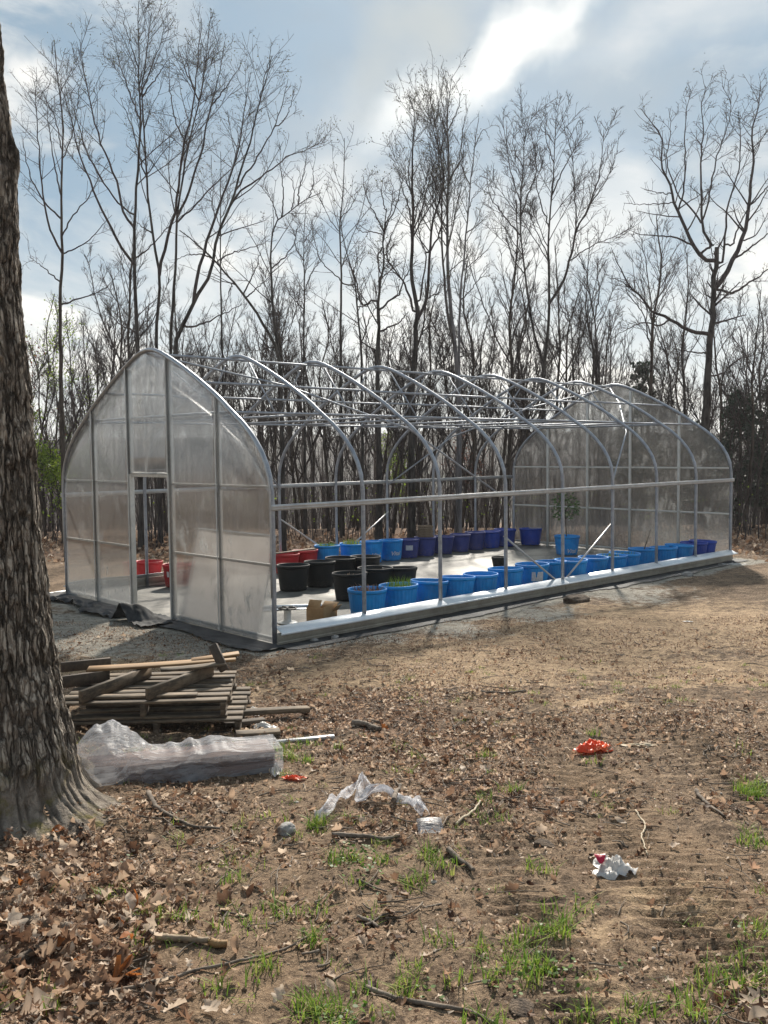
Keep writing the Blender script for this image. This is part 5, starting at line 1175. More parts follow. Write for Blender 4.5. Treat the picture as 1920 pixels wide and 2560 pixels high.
# ------------------------------------------------------------------ old oak beside the camera
tx, ty = TRUNK; tz = ground(tx, ty)-0.12
ok_ = empty('oak_tree', (tx, ty, tz), 0, 'massive old oak trunk with furrowed bark and flared mossy roots beside the pallets', 'tree')
EDGE_Z = np.array([0.55, 0.70, 0.775, 0.93, 1.2, 1.55, 1.78, 2.74, 3.22, 3.61, 3.8, 4.23, 4.53, 4.77, 6.0, 9.0])
EDGE_T = np.array([-1.72, -1.70, -1.69, -1.725, -1.768, -1.796, -1.82, -1.87, -1.896, -1.915, -1.925, -1.955, -1.97, -2.00, -2.07, -2.25])
zz = np.concatenate([np.arange(0.0, 4.9, 0.0125), np.linspace(4.9, 9.0, 60)]); nth = 420
TH = np.linspace(0, 2*math.pi, nth, endpoint=False)
ZZ, TT = np.meshgrid(zz+tz, TH, indexing='ij')
cen = -2.15-0.027*(ZZ-1.0)
thc = np.arctan2(-cen, 4.95); the = np.arctan2(-np.interp(ZZ, EDGE_Z, EDGE_T), 4.95); rad = np.hypot(cen, 4.95)*np.sin(thc-the)-0.006
hgt = ZZ-tz
def lobe(a0, wd, amp, hh): 
    d = (TT-math.radians(a0)+math.pi) % (2*math.pi)-math.pi
    return amp*np.exp(-(d/math.radians(wd))**2)*np.exp(-(hgt-0.12)/hh)
# angle 0 points to the right of the view, -90 towards the camera
rad = rad+lobe(8, 22, 0.13, 0.10)+lobe(-55, 34, 0.22, 0.14)+lobe(-20, 14, 0.10, 0.10)+lobe(-120, 26, 0.4, 0.18)+lobe(75, 28, 0.35, 0.2)+lobe(165, 40, 0.4, 0.2)+0.05*np.exp(-hgt/0.5)
rad = rad+0.045*np.exp(-((hgt-(3.93-tz))/0.13)**2)*np.exp(-((TT+0.1)/0.35)**2)+0.02*fbm(np.cos(TT)*1.3, np.sin(TT)*1.3, ZZ*0.8, o=2)
arc = TT*0.36
wx = 0.5*vnoise(np.cos(TT)*3, np.sin(TT)*3, ZZ*1.3)
def cyl(f, zf, o=3): return fbm(np.cos(TT)*0.36*f+wx*0.5, np.sin(TT)*0.36*f+wx*0.5, ZZ*zf, o=o)
r1 = 1-np.abs(cyl(27, 3.6, 2)); r2 = 1-np.abs(cyl(60, 9.5, 2))
ridge = np.clip(0.75*r1+0.25*r2, 0, 1)
crack = sstep(0.66, 0.92, ridge)
disp = -0.022*crack+0.006*cyl(60, 22, 3)+0.010*cyl(9, 9, 2)
rad = rad+disp*(1-0.3*np.exp(-hgt/0.3))
LX_ = cen-(-2.15)+rad*np.cos(TT); LYv = rad*np.sin(TT)
PX = LX_*RH[0]+LYv*FH[0]; PYv = LX_*RH[1]+LYv*FH[1]
mb = MB(); nz = len(zz); ii = np.arange(nz*nth).reshape(nz, nth); jj = np.roll(ii, -1, 1)
mb.add(np.stack([PX.ravel(), PYv.ravel(), hgt.ravel()], -1), np.stack([ii[:-1], jj[:-1], jj[1:], ii[1:]], -1).reshape(-1, 4), tint=(1-crack).ravel())
mb.build('trunk', M['oak'], ok_, True)
g = np.random.default_rng(61); tp = np.array([PX[-1].mean(), PYv[-1].mean(), hgt[-1, 0]]); lim = []
for a, e, ln in ((0.3, 0.7, 4.2), (2.0, 0.9, 4.6), (3.6, 0.6, 4.0), (5.0, 1.0, 4.4)):
    d = np.array([math.cos(a)*math.cos(e), math.sin(a)*math.cos(e), math.sin(e)]); lim.append([np.array([tp-np.array([0, 0, 0.5]), tp+d*ln*0.3+np.array([0, 0, 0.1]), tp+d*ln*0.65+np.array([0, 0, 0.4]), tp+d*ln+np.array([0, 0, 1.0])]), 0.12, 0.02])
mb = MB()
for l in lim: limb_tube(mb, l, 8, 20, 0.01, g)
crown_mesh(mb, lim, g, 0.5, 0.25, 0.007, depth=2); mb.build('crown', M['twig'], ok_)

# ------------------------------------------------------------------ pallets, boards and the wrapped bundle
def frame_from(u0, v0, u1, v1, h=0.0):
    a, b = G(u0, v0), G(u1, v1); d = b-a; ln = np.linalg.norm(d[:2]); yaw = math.atan2(d[1], d[0]); return a, b, ln, yaw
def local_build(root):
    return lambda mb, nm, mat, sm=False: mb.build(nm, mat, root, sm)
E3 = np.eye(3)
def pallet(loc, yaw, wx_, wy, seed, label, nm='wooden_pallet', tilt=(0, 0), deck=7, missing=()):
    r_ = random.Random(seed); o = empty(nm, loc, 0, label, 'pallet', 'stack of old pallets'); o.rotation_euler = (tilt[0], tilt[1], yaw)
    AY = axes((0, 1, 0))
    for k, x in enumerate((0.03, wx_/2, wx_-0.03)):
        mb = MB(); h = 0.045                                              # stringer with two notches along its lower edge
        mb.bbox((x, wy/2, 0.020+0.070), AY, (wy/2, 0.019, 0.026), 0.003, tint=r_.random())
        for c, l in ((0.09, 0.09), (wy/2, 0.12), (wy-0.09, 0.09)): mb.bbox((x, c, 0.042), AY, (l, 0.0185, 0.0215), 0.003, tint=r_.random())
        mb.build('stringer', M['board_old'], o)
    mb = MB()
    for k in range(deck):
        if k in missing: continue
        y = 0.05+k*(wy-0.10)/(deck-1); mb.bbox((wx_/2+r_.uniform(-0.01, 0.01), y, 0.1265+0.0), E3, (wx_/2, 0.047, 0.0095), 0.002, r_.random(), 0.006, seed*20+k)
    mb.build('top_deck', M['board_old'], o)
    mb = MB()
    for y in (0.05, wy/2, wy-0.05): mb.bbox((wx_/2, y, 0.0105), E3, (wx_/2, 0.047, 0.009), 0.002, r_.random()*0.6, 0.004, seed*20+int(y*10))
    mb.build('bottom_deck', M['board_old'], o); return o
a, b, ln, yaw = frame_from(172, 1834, 603, 1839)
base = np.array([a[0], a[1], min(a[2], b[2])-0.01]); ex = np.array([math.cos(yaw), math.sin(yaw), 0]); ey = np.array([-ex[1], ex[0], 0])
PH = 0.139
pallet(base, yaw, ln, 1.02, 1, 'lowest pallet of the weathered stack, sitting on the ground behind the wrapped bundle')
p2 = base-ex*0.09+ey*0.02+np.array([0, 0, PH]); pallet(p2, yaw+0.012, ln*0.985, 1.0, 2, 'upper whole pallet of the weathered stack, under the broken one')
bp = empty('broken_pallet', p2+np.array([0, 0, PH]), 0, 'broken pallet lying upside down on top of the stack, boards torn loose', 'pallet', 'stack of old pallets'); bp.rotation_euler = (0, 0, yaw)
def bboard(c, d, half, mat, nm, seed, up=(0, 0, 1), warp=0.0, tint=0.5):
    mb = MB(); mb.bbox((0, 0, 0), E3, half, 0.003, tint, warp, seed); o = mb.build(nm, M[mat], bp)
    A = axes(d, up); o.matrix_local = Matrix(((A[0][0], A[1][0], A[2][0], c[0]), (A[0][1], A[1][1], A[2][1], c[1]), (A[0][2], A[1][2], A[2][2], c[2]), (0, 0, 0, 1))); return o
bboard((0.36, 0.40, 0.050), (0.42, 1, 0), (0.46, 0.019, 0.047), 'board_old', 'stringer', 1, tint=0.3)
bboard((0.86, 0.42, 0.050), (0.50, 1, 0), (0.44, 0.019, 0.047), 'board_old', 'stringer', 2, tint=0.5)
bboard((-0.02, 0.52, 0.050), (0.9, 0.55, 0), (0.30, 0.019, 0.047), 'board_dark', 'stringer', 3, tint=0.5)
bboard((0.02, 0.80, 0.115), (0.9, 0.4, 0), (0.20, 0.019, 0.040), 'board_dark', 'stringer', 4)
bboard((0.66, 0.74, 0.120), (1, 0.10, 0.035), (0.60, 0.070, 0.010), 'board_new', 'deck_board', 5, warp=0.008, tint=0.7)
bboard((1.08, 0.86, 0.150), (1, 0.16, 0.10), (0.20, 0.06, 0.009), 'board_new', 'deck_board', 6, tint=0.6)
bboard((0.93, 0.60, 0.122), (1, 0.22, 0.05), (0.26, 0.055, 0.010), 'board_old', 'deck_board', 7, warp=0.01, tint=0.4)
bboard((0.52, 0.14, 0.012), (1, 0.02, 0), (0.5, 0.045, 0.009), 'board_old', 'deck_board', 8, tint=0.9)
bboard((1.13, 0.66, 0.185), (0.42, -0.40, -0.80), (0.12, 0.019, 0.036), 'board_dark', 'split_stringer', 9, up=(0.5, 0.2, 1), tint=0.3)

def ground_board(u0, v0, u1, v1, half_w, th, mat, label, nm='board', lift=0.0, seed=0, cat='board', tint=0.5, warp=0.004):
    a, b = G(u0, v0), G(u1, v1); c = (a+b)/2; c[2] = max(ground(a[0], a[1]), ground(b[0], b[1]), ground(c[0], c[1]))+th+lift
    d = b-a; d[2] = ground(b[0], b[1])-ground(a[0], a[1]); mb = MB(); mb.bbox((0, 0, 0), E3, (np.linalg.norm(d)/2, half_w, th), 0.003, tint, warp, seed)
    o = thing_mesh(nm, mb, M[mat], label, cat); A = axes(d); o.matrix_world = Matrix(((A[0][0], A[1][0], A[2][0], c[0]), (A[0][1], A[1][1], A[2][1], c[1]), (A[0][2], A[1][2], A[2][2], c[2]), (0, 0, 0, 1))); return o
ground_board(560, 1806, 772, 1790, 0.045, 0.019, 'board_old', 'long grey board sticking out furthest from under the pallet stack', lift=0.02, seed=3)
ground_board(560, 1822, 662, 1812, 0.04, 0.016, 'board_dark', 'short dark board beside the stack, between two longer boards', lift=0.015, seed=4)
ground_board(590, 1850, 700, 1842, 0.055, 0.022, 'board_old', 'thick squared board end next to the wrapped bundle', seed=5, tint=0.9)
ground_board(690, 1858, 836, 1849, 0.02, 0.012, 'alu', 'thin bright metal strip lying beyond the wrapped bundle', 'metal_strip', seed=6, cat='metal strip', warp=0)

a, b, ln, yaw = frame_from(215, 1956, 694, 1927)
wbn = empty('lumber_bundle', (a[0], a[1], min(a[2], b[2])-0.005), 0, 'long low bundle of reddish boards wrapped in plastic, in front of the pallets', 'bundle'); wbn.rotation_euler = (0, 0, yaw)
BWd, BH = 0.30, 0.135
for k in range(2):
    mb = MB(); mb.bbox((ln/2, BWd/2, 0.033+0.068*k), E3, (ln/2-0.01*k, BWd/2-0.01*k, 0.032), 0.004, 0.3+0.4*k, 0.003, 8+k); mb.build('board_layer', M['red_board'], wbn)
# the wrap: a loose skin over the bundle, heaped up at one end
na, nb = 120, 54
A_, B_ = np.meshgrid(np.linspace(-0.07, 1.03, na), np.linspace(0, 1, nb), indexing='ij')
xx = A_*ln
s1, s2 = 0.30, 0.72
yy = np.where(B_ < s1, -0.014, np.where(B_ < s2, -0.014+(B_-s1)/(s2-s1)*(BWd+0.03), BWd+0.016))
hh = np.where(B_ < s1, B_/s1*(BH+0.012), np.where(B_ < s2, BH+0.012, (1-(B_-s2)/(1-s2))*(BH+0.012)))
topm = np.exp(-((B_-0.52)/0.20)**2)
heap = (0.22*np.exp(-((A_-0.12)/0.17)**2)+0.065*np.exp(-((A_-0.55)/0.10)**2)*(0.7+0.3*np.sin(A_*60))+0.06*np.exp(-((A_-0.70)/0.08)**2))*topm
bul = 0.10*np.exp(-((A_-0.08)/0.14)**2)*np.exp(-((B_-0.22)/0.2)**2)
n_ = fbm(A_*22, B_*6, o=4)*0.5+0.6*np.abs(fbm(A_*9+B_*6, B_*11, o=3))
taut = 1-0.75*sstep(0.45, 0.8, A_)
zz_ = hh+heap+0.024*n_*(0.25+topm)*taut*(0.4+4*heap)+0.004
yy = yy-bul+0.016*fbm(A_*14, B_*5+4, o=3)*taut+heap*0.25*(B_-0.4)
i4 = np.arange(na*nb).reshape(na, nb); mb = MB()
mb.add(np.stack([xx.ravel(), yy.ravel(), np.maximum(zz_, 0.004).ravel()], -1), np.stack([i4[:-1, :-1], i4[1:, :-1], i4[1:, 1:], i4[:-1, 1:]], -1).reshape(-1, 4))
o = thing_mesh('plastic_wrap', mb, M['film'], 'clear crumpled plastic wrap heaped up over one end of the long bundle', 'plastic wrap', smooth=True); o.location = wbn.location; o.rotation_euler = (0, 0, yaw)

# ------------------------------------------------------------------ scraps and litter one can point at
def scrap(nm, u, v, rx, ry, h, mat, label, cat, seed, n=30, yaw=0.0, flat=0.35):
    """a crumpled sheet: a disc pushed up into folds"""
    g = np.random.default_rng(seed); p = G(u, v); V = []; k = 12
    ph = g.uniform(0, 6.28, 6)
    for j in range(k+1):
        q = j/k
        for i in range(n):
            a = 2*math.pi*i/n; r = q*(1+0.22*math.sin(2*a+ph[0])+0.15*math.sin(3*a+ph[1])+0.12*math.sin(5*a+ph[2])+0.06*math.sin(9*a+ph[3]))
            x, y = r*rx*math.cos(a), r*ry*math.sin(a)
            V.append((x, y))
    V = np.array(V); q = np.repeat(np.arange(k+1)/k, n)
    fold = 1-np.abs(fbm(V[:, 0]/rx*1.5+seed, V[:, 1]/ry*1.5-seed, o=3))
    z = h*(fold**2)*(1-q**2*(1-flat))*0.8+0.25*h*fbm(V[:, 0]/rx*4, V[:, 1]/ry*4+seed, o=2)*(0.5+0.5*q)
    z = np.maximum(z, 0.004); ii = np.arange((k+1)*n).reshape(k+1, n); jj = np.roll(ii, -1, 1)
    c, s_ = math.cos(yaw), math.sin(yaw); X_ = V[:, 0]*c-V[:, 1]*s_; Y_ = V[:, 0]*s_+V[:, 1]*c
    mb = MB(); mb.add(np.stack([X_, Y_, z], -1), np.stack([ii[:-1], ii[1:], jj[1:], jj[:-1]], -1).reshape(-1, 4))
    o = thing_mesh(nm, mb, M[mat], label, cat, smooth=True); o.location = (p[0], p[1], ground(p[0], p[1])+0.004); o.rotation_euler = (0, 0, YAW-math.pi/2); return o
scrap('plastic_bag', 1484, 1876, 0.115, 0.10, 0.085, 'orange', 'crumpled bright orange plastic scrap lying alone on the open dirt', 'plastic scrap', 11)
scrap('plastic_scrap', 735, 1950, 0.06, 0.03, 0.03, 'orange', 'small orange plastic scrap by the end of the wrapped bundle', 'plastic scrap', 12)
scrap('plastic_scrap', 690, 1938, 0.035, 0.05, 0.085, 'white_bag', 'torn white plastic hanging off the end corner of the wrapped bundle', 'plastic scrap', 13)
wb_ = scrap('plastic_bag', 1530, 2170, 0.115, 0.09, 0.09, 'white_bag', 'crumpled white plastic bag with a crimson patch beside the tyre tracks', 'bag', 14)
mb = MB(); V = [(-0.062+0.026*math.cos(a)*1.0, -0.018+0.03*math.sin(a), 0.074+0.018*math.cos(a*2)) for a in np.linspace(0, 6.28, 14, endpoint=False)]+[(-0.062, -0.018, 0.090)]; mb.add(V, T=[(i, (i+1) % 14, 14) for i in range(14)]); mb.build('patch', M['crimson'], wb_, True)
scrap('paper_scrap', 640, 1786, 0.09, 0.09, 0.05, 'white_bag', 'pale crumpled paper lying behind the long grey board', 'paper scrap', 15)
scrap('paper_scrap', 660, 1822, 0.10, 0.05, 0.05, 'white_bag', 'pale crumpled paper caught between the boards beside the stack', 'paper scrap', 16)
scrap('paper_scrap', 346, 1948, 0.04, 0.03, 0.045, 'letter', 'small pale blue scrap at the foot of the wrapped bundle', 'paper scrap', 17)
scrap('paper_scrap', 1720, 1556, 0.06, 0.04, 0.02, 'white_bag', 'tiny white scrap out on the bare tan ground', 'paper scrap', 18)
scrap('paper_scrap', 1835, 1412, 0.25, 0.07, 0.05, 'white_bag', 'white plastic shred on the ground by the far end of the base rail', 'paper scrap', 19)
scrap('bark_piece', 1592, 1866, 0.11, 0.03, 0.03, 'pale_stick', 'flat tan piece of bark beside the orange scrap', 'bark', 20)
# torn strip of clear film looping over a little root mound
pts = [(790, 2050), (815, 2046), (835, 2030), (858, 2005), (885, 1988), (905, 1976), (912, 1990), (900, 2012), (925, 2010), (960, 2008), (1000, 2012), (1025, 2022), (1045, 2045), (1060, 2062)]
P = np.array([np.append(G(u, v)[:2], 0) for u, v in pts]); P[:, 2] = [ground(x, y)+0.03+0.05*math.sin(i*0.9)**2 for i, (x, y, _) in enumerate(P)]
P = resample(P, 70); d = norm(np.gradient(P, axis=0)); sd_ = norm(np.cross(d, (0, 0, 1))); mb = MB(); w_ = 0.030+0.018*vnoise(np.arange(70)*0.3, np.zeros(70)); nv = 7; V = []
for j in range(nv):
    q = (j/(nv-1)-0.5)*2; V.append(P+sd_*(w_*q)[:, None]+np.array([0, 0, 1])*((0.022*np.sin(q*4+np.arange(70)*0.5)+0.012*fbm(np.arange(70)*0.4, np.full(70, q*2.0), o=2))[:, None]))
V = np.stack(V, 1).reshape(-1, 3); i5 = np.arange(70*nv).reshape(70, nv)
mb.add(V, np.stack([i5[:-1, :-1], i5[1:, :-1], i5[1:, 1:], i5[:-1, 1:]], -1).reshape(-1, 4)); thing_mesh('plastic_strip', mb, M['film_white'], 'long torn strip of clear plastic film twisting across leaves and roots', 'plastic strip', smooth=True)
p = G(1075, 2080); mb = MB(); A = axes((1, 0.2, 0), (0.2, -0.3, 1)); mb.bbox((0, 0, 0), A, (0.065, 0.045, 0.006), 0.003, warp=0.01, seed=2)
o = thing_mesh('plastic_piece', mb, M['film'], 'pale green tinted plastic piece at the end of the torn strip', 'plastic scrap'); o.location = (p[0], p[1], ground(p[0], p[1])+0.03); o.rotation_euler = (0.3, 0.1, YAW-1.57)

def stick(px, r0, r1, mat, label, nm='stick', lift=0.6, seed=0, wob=0.006, sides=9, cat='stick'):
    g = np.random.default_rng(seed); P = np.array([np.append(G(u, v)[:2], 0) for u, v in px]); P[:, 2] = [ground(x, y) for x, y, _ in P]; k = 26
    P = resample(P, k); zt = terr(P[:, 0], P[:, 1]); zt = np.maximum(zt, np.maximum(np.roll(zt, 1), np.roll(zt, -1))); zt = np.convolve(np.pad(zt, 2, 'edge'), np.ones(5)/5, 'valid'); P[:, 2] = zt+np.linspace(r0, r1, k)*(lift+0.05)+0.003; P += g.normal(size=P.shape)*wob*min(1.0, np.linalg.norm(P[-1]-P[0])*0.6)*np.array([1, 1, 0.4])
    o0 = P[0].copy(); mb = MB(); mb.tube(P-o0, np.linspace(r0, r1, k)*(1+0.06*g.normal(size=k))*0.78, sides); o = thing_mesh(nm, mb, M[mat], label, cat, smooth=True); o.location = o0; return o
stick([(372, 1995), (395, 2030), (430, 2050), (480, 2062), (548, 2066)], 0.022, 0.008, 'stick', 'dark curved dead branch on the ground below the wrapped bundle', 'branch', seed=1, cat='branch')
stick([(0, 2332), (60, 2325), (120, 2333), (172, 2345)], 0.033, 0.026, 'stick', 'thick mossy log end among the heaped oak leaves', 'log', seed=2, cat='log')
stick([(30, 2425), (80, 2398), (130, 2380)], 0.022, 0.018, 'stick', 'shorter grey log below the thick mossy one in the leaves', 'log', seed=3, cat='log')
stick([(388, 2362), (430, 2360), (480, 2364), (522, 2362)], 0.017, 0.014, 'tan_stick', 'smooth brown stick with a broken yellow end', 'stick', seed=4)
stick([(525, 2364), (550, 2372), (568, 2372)], 0.020, 0.018, 'board_new', 'short yellow piece of rotten wood touching the smooth brown stick', 'wood_chunk', seed=5, cat='wood chunk')
stick([(270, 2488), (380, 2462), (480, 2438), (600, 2408), (690, 2380), (765, 2348)], 0.010, 0.005, 'stick', 'long thin grey stick slanting across the foreground dirt', seed=6)
stick([(915, 2478), (990, 2505), (1080, 2522), (1180, 2535), (1240, 2560)], 0.012, 0.008, 'stick', 'long brown stick half sunk in dirt at the bottom of the view', seed=7)
stick([(1588, 2040), (1612, 2062), (1604, 2092), (1612, 2120), (1622, 2140)], 0.007, 0.004, 'pale_stick', 'thin pale wriggling twig above the white bag', 'twig', seed=8, cat='twig')
stick([(1120, 2140), (1150, 2160), (1185, 2182)], 0.018, 0.012, 'stick', 'short grey branch piece among grass tufts in mid foreground', 'branch', seed=9, cat='branch')
stick([(830, 2100), (890, 2104), (950, 2108), (1000, 2100)], 0.018, 0.010, 'stick', 'dark root like stick below the torn plastic strip', 'branch', seed=10, cat='branch')
stick([(895, 2290), (925, 2300), (945, 2318)], 0.012, 0.009, 'stick', 'stubby dark twig in bare dirt, mid foreground', 'twig', seed=11, cat='twig')
stick([(880, 1818), (915, 1822), (950, 1832)], 0.035, 0.028, 'stick', 'short charred looking log lying on the leaf litter beyond the boards', 'log', seed=12, cat='log')
stick([(1200, 1735), (1260, 1737), (1315, 1734)], 0.014, 0.010, 'stick', 'dark straight branch lying on the tan ground past the leaf litter', 'branch', seed=13, cat='branch')
stick([(1740, 1990), (1780, 2025), (1815, 2045)], 0.016, 0.008, 'stick', 'grey stick near the tyre tracks, by a dark leaf clump', 'stick', seed=14)
stick([(1140, 2062), (1165, 2045), (1190, 2022), (1200, 2010)], 0.010, 0.007, 'pale_stick', 'pale bare twig pointing up from the plastic piece', 'twig', seed=15, cat='twig')
stick([(985, 2035), (990, 2005), (1002, 1990)], 0.020, 0.012, 'stick', 'stub of root standing up out of the little mound', 'root_stub', lift=3, seed=16, cat='root')
def rock(u, v, sx, sy, sz, label, seed, mat='stone', nm='rock', cat='rock'):
    g = np.random.default_rng(seed); bm = bmesh.new(); bmesh.ops.create_icosphere(bm, subdivisions=4, radius=1.0)
    V = np.array([x.co[:] for x in bm.verts]); d = 1+0.22*fbm(V[:, 0]*1.3+seed, V[:, 1]*1.3, V[:, 2]*1.3, o=3); V = V*d[:, None]; V = np.sign(V)*np.abs(V)**0.85*np.array([sx, sy, sz])
    F = np.array([[q.index for q in f.verts] for f in bm.faces]); bm.free(); mb = MB(); mb.add(V, T=F); o = thing_mesh(nm, mb, M[mat], label, cat, smooth=True); p = G(u, v); o.location = (p[0], p[1], ground(p[0], p[1])+sz*0.35); o.rotation_euler = (0, 0, g.uniform(0, 6)); return o
rock(717, 2086, 0.045, 0.035, 0.035, 'pale grey rock on the dirt near the torn plastic strip', 1)
rock(1718, 1440, 0.10, 0.07, 0.06, 'pale rock near the far end of the base rail', 2)
rock(837, 1598, 0.06, 0.045, 0.04, 'small pale stone in the dark strip below the base rail', 3); rock(785, 1604, 0.05, 0.04, 0.03, 'smaller stone close to the door end of the base rail', 4)
rock(1360, 2106, 0.05, 0.04, 0.018, 'brown clod of earth between grass tufts, up from the white bag', 5, 'clod', 'earth_clod', 'clod')
rock(1440, 1503, 0.26, 0.15, 0.07, 'dark heap of earth at the edge of the gravel by the base rail', 6, 'clod', 'earth_heap', 'clod')
rock(1305, 2530, 0.055, 0.04, 0.012, 'flat tan stone sunk in dirt at the bottom of the view', 7, 'clod')

# ------------------------------------------------------------------ leaf litter, twigs, chips and grass (uncountable)
def leaf_template(kind, g):
    """an oak leaf as two strips folded on its midrib: lobed margin, curl, twist"""
    n = 13; q = np.linspace(0, 1, n)
    if kind == 0: wd = 0.30*np.sin(math.pi*q**0.8)*(0.60+0.52*np.sin(q*24+g.uniform(0, 6)))
    elif kind == 1: wd = 0.36*np.sin(math.pi*q**0.9)*(0.42+0.72*np.abs(np.sin(q*10+g.uniform(0, 3))))
    else: wd = 0.24*np.sin(math.pi*q)**0.8*np.ones(n)
    wd[0] = 0.015; wd[-1] = 0.01; wd = np.maximum(wd, 0.012)
    c1, c2, fold, tw = g.uniform(-1.8, 2.2), g.uniform(-1.2, 1.2), g.uniform(0.2, 1.15), g.uniform(-2.2, 2.2)
    x = q-0.5; z = c1*0.22*(x*x*4-0.5)+c2*0.10*np.sin(q*6); V = []
    for i in range(n):
        for s_ in (-1, 0, 1):
            e = wd[i]*s_; up = abs(e)*math.tan(min(1.2, fold))*0.8+0.03*g.normal()*abs(s_); a = tw*x[i]
            yy_, zz2 = e, z[i]+up; V.append((x[i], yy_*math.cos(a)-zz2*math.sin(a), yy_*math.sin(a)+zz2*math.cos(a)))
    V = np.array(V); V[:, 2] -= V[:, 2].min()
    Q = [(i*3+s_, (i+1)*3+s_, (i+1)*3+s_+1, i*3+s_+1) for i in range(n-1) for s_ in (0, 1)]
    return V, np.array(Q)
def scatter(mb, pts, tmpl, g, size, tilt, tint, lift=0.0):
    n = len(pts); k = g.integers(0, len(tmpl), n)
    for q in range(len(tmpl)):
        sel = np.where(k == q)[0]
        if not len(sel): continue
        V, Q = tmpl[q]; m = len(sel); a = g.uniform(0, 6.283, m); tx_, ty_ = g.normal(size=m)*tilt, g.normal(size=m)*tilt
        S = size[sel] if not np.isscalar(size) else np.full(m, size)
        ca, sa = np.cos(a), np.sin(a); P = np.repeat(V[None], m, 0)*S[:, None, None]
        c, s_ = np.cos(tx_)[:, None], np.sin(tx_)[:, None]; y = P[:, :, 1]*c-P[:, :, 2]*s_; z = P[:, :, 1]*s_+P[:, :, 2]*c; x = P[:, :, 0]
        c, s_ = np.cos(ty_)[:, None], np.sin(ty_)[:, None]; x, z = x*c+z*s_, -x*s_+z*c
        z = z-z.min(1, keepdims=True); X_ = x*ca[:, None]-y*sa[:, None]; Y_ = x*sa[:, None]+y*ca[:, None]
        W_ = np.stack([X_, Y_, z], -1)+pts[sel][:, None, :]; W_[:, :, 2] += lift
        nv = len(V); QQ = (Q[None]+np.arange(m)[:, None, None]*nv).reshape(-1, 4); tt = tint[sel]
        mb.add(W_.reshape(-1, 3), QQ, tint=np.repeat(tt, nv))
def sample_ground(n, s0, s1, half, dens, g):
    s_ = np.sqrt(g.uniform(s0*s0, s1*s1, n)); t_ = g.uniform(-half, half, n)*s_; x, y = xy(s_, t_)
    keep = g.uniform(0, 1, n) < dens(x, y, s_, t_)
    keep &= np.hypot(x-TRUNK[0], y-TRUNK[1]) > 0.42
    keep &= pad_mask(x, y, 0.35, 0.05) < 0.5
    x, y = x[keep], y[keep]; return np.stack([x, y, terr(x, y)], -1)
def patchy(x, y, f=1.6): return np.clip(0.55+0.9*fbm(x*f, y*f, o=3), 0, 1)
g = np.random.default_rng(71); TM = [leaf_template((0, 1, 0, 1, 2)[k % 5], g) for k in range(30)]
def dl(x, y, s_, t_): return np.clip(litter_density(x, y)*(0.40+0.60*patchy(x, y))+0.05*patchy(x+9, y), 0, 1)
mb = MB()
pts = sample_ground(44000, 2.0, 12.0, 0.5, dl, g); n = len(pts)
size = np.clip(g.normal(0.045, 0.015, n), 0.018, 0.09); tint = np.clip(g.beta(1.9, 1.3, n)*0.95, 0, 0.95); tint[g.uniform(0, 1, n) < 0.004] = 1.0
scatter(mb, pts, TM, g, size, 0.45, tint, 0.002)
# the heap at the foot of the oak, larger leaves lying over one another
def dh(x, y, s_, t_): return np.clip(0.9*ell(LZW[6][0], 0.42, x, y)+ell(LZW[7][0], 0.40, x, y)+0.5*ell(LZW[9][0], 0.24, x, y)+0.4*ell(LZW[15][0], 0.3, x, y)+0.6*ell(LZW[12][0], 0.16, x, y), 0, 1)*(0.4+0.6*patchy(x, y, 2.5))
pts = sample_ground(13000, 2.0, 6.0, 0.5, dh, g); n = len(pts); size = np.clip(g.normal(0.057, 0.018, n), 0.025, 0.105); tint = np.clip(g.beta(1.5, 1.25, n), 0, 0.93); tint[g.uniform(0, 1, n) < 0.012] = 1.0
pts[:, 2] += g.uniform(0, 0.045, n); scatter(mb, pts, TM, g, size, 0.65, tint)
# forest floor beyond the greenhouse
def df(x, y, s_, t_): return sstep(19.0, 21.5, s_)*(0.5+0.5*patchy(x, y, 0.8))
pts = sample_ground(9000, 18.5, 27, 0.48, df, g); n = len(pts); scatter(mb, pts, TM, g, np.clip(g.normal(0.13, 0.03, n), 0.06, 0.2), 0.5, np.clip(g.beta(2.4, 2.2, n), 0, 0.93))
props(mb.build('fallen_leaves', M['leaf']), kind='stuff')
# bits: chips, broken leaf, bark
CH = []
for k in range(6):
    a = np.sort(g.uniform(0, 6.28, 6)); V = np.stack([np.cos(a)*g.uniform(0.3, 0.6, 6), np.sin(a)*g.uniform(0.12, 0.4, 6), g.uniform(0, 0.55, 6)], -1); CH.append((V, np.array([(0, 1, 2, 3), (0, 3, 4, 5)])))
def dc(x, y, s_, t_): return np.clip(0.38+0.9*litter_density(x, y), 0, 1)*patchy(x, y, 2.2)
pts = sample_ground(330000, 2.0, 13, 0.5, dc, g); n = len(pts); mb = MB(); scatter(mb, pts, CH, g, np.clip(g.normal(0.019, 0.010, n), 0.006, 0.05), 0.6, np.clip(g.beta(1.6, 1.1, n), 0, 0.95), 0.001)
props(mb.build('litter_chips', M['leaf']), kind='stuff')
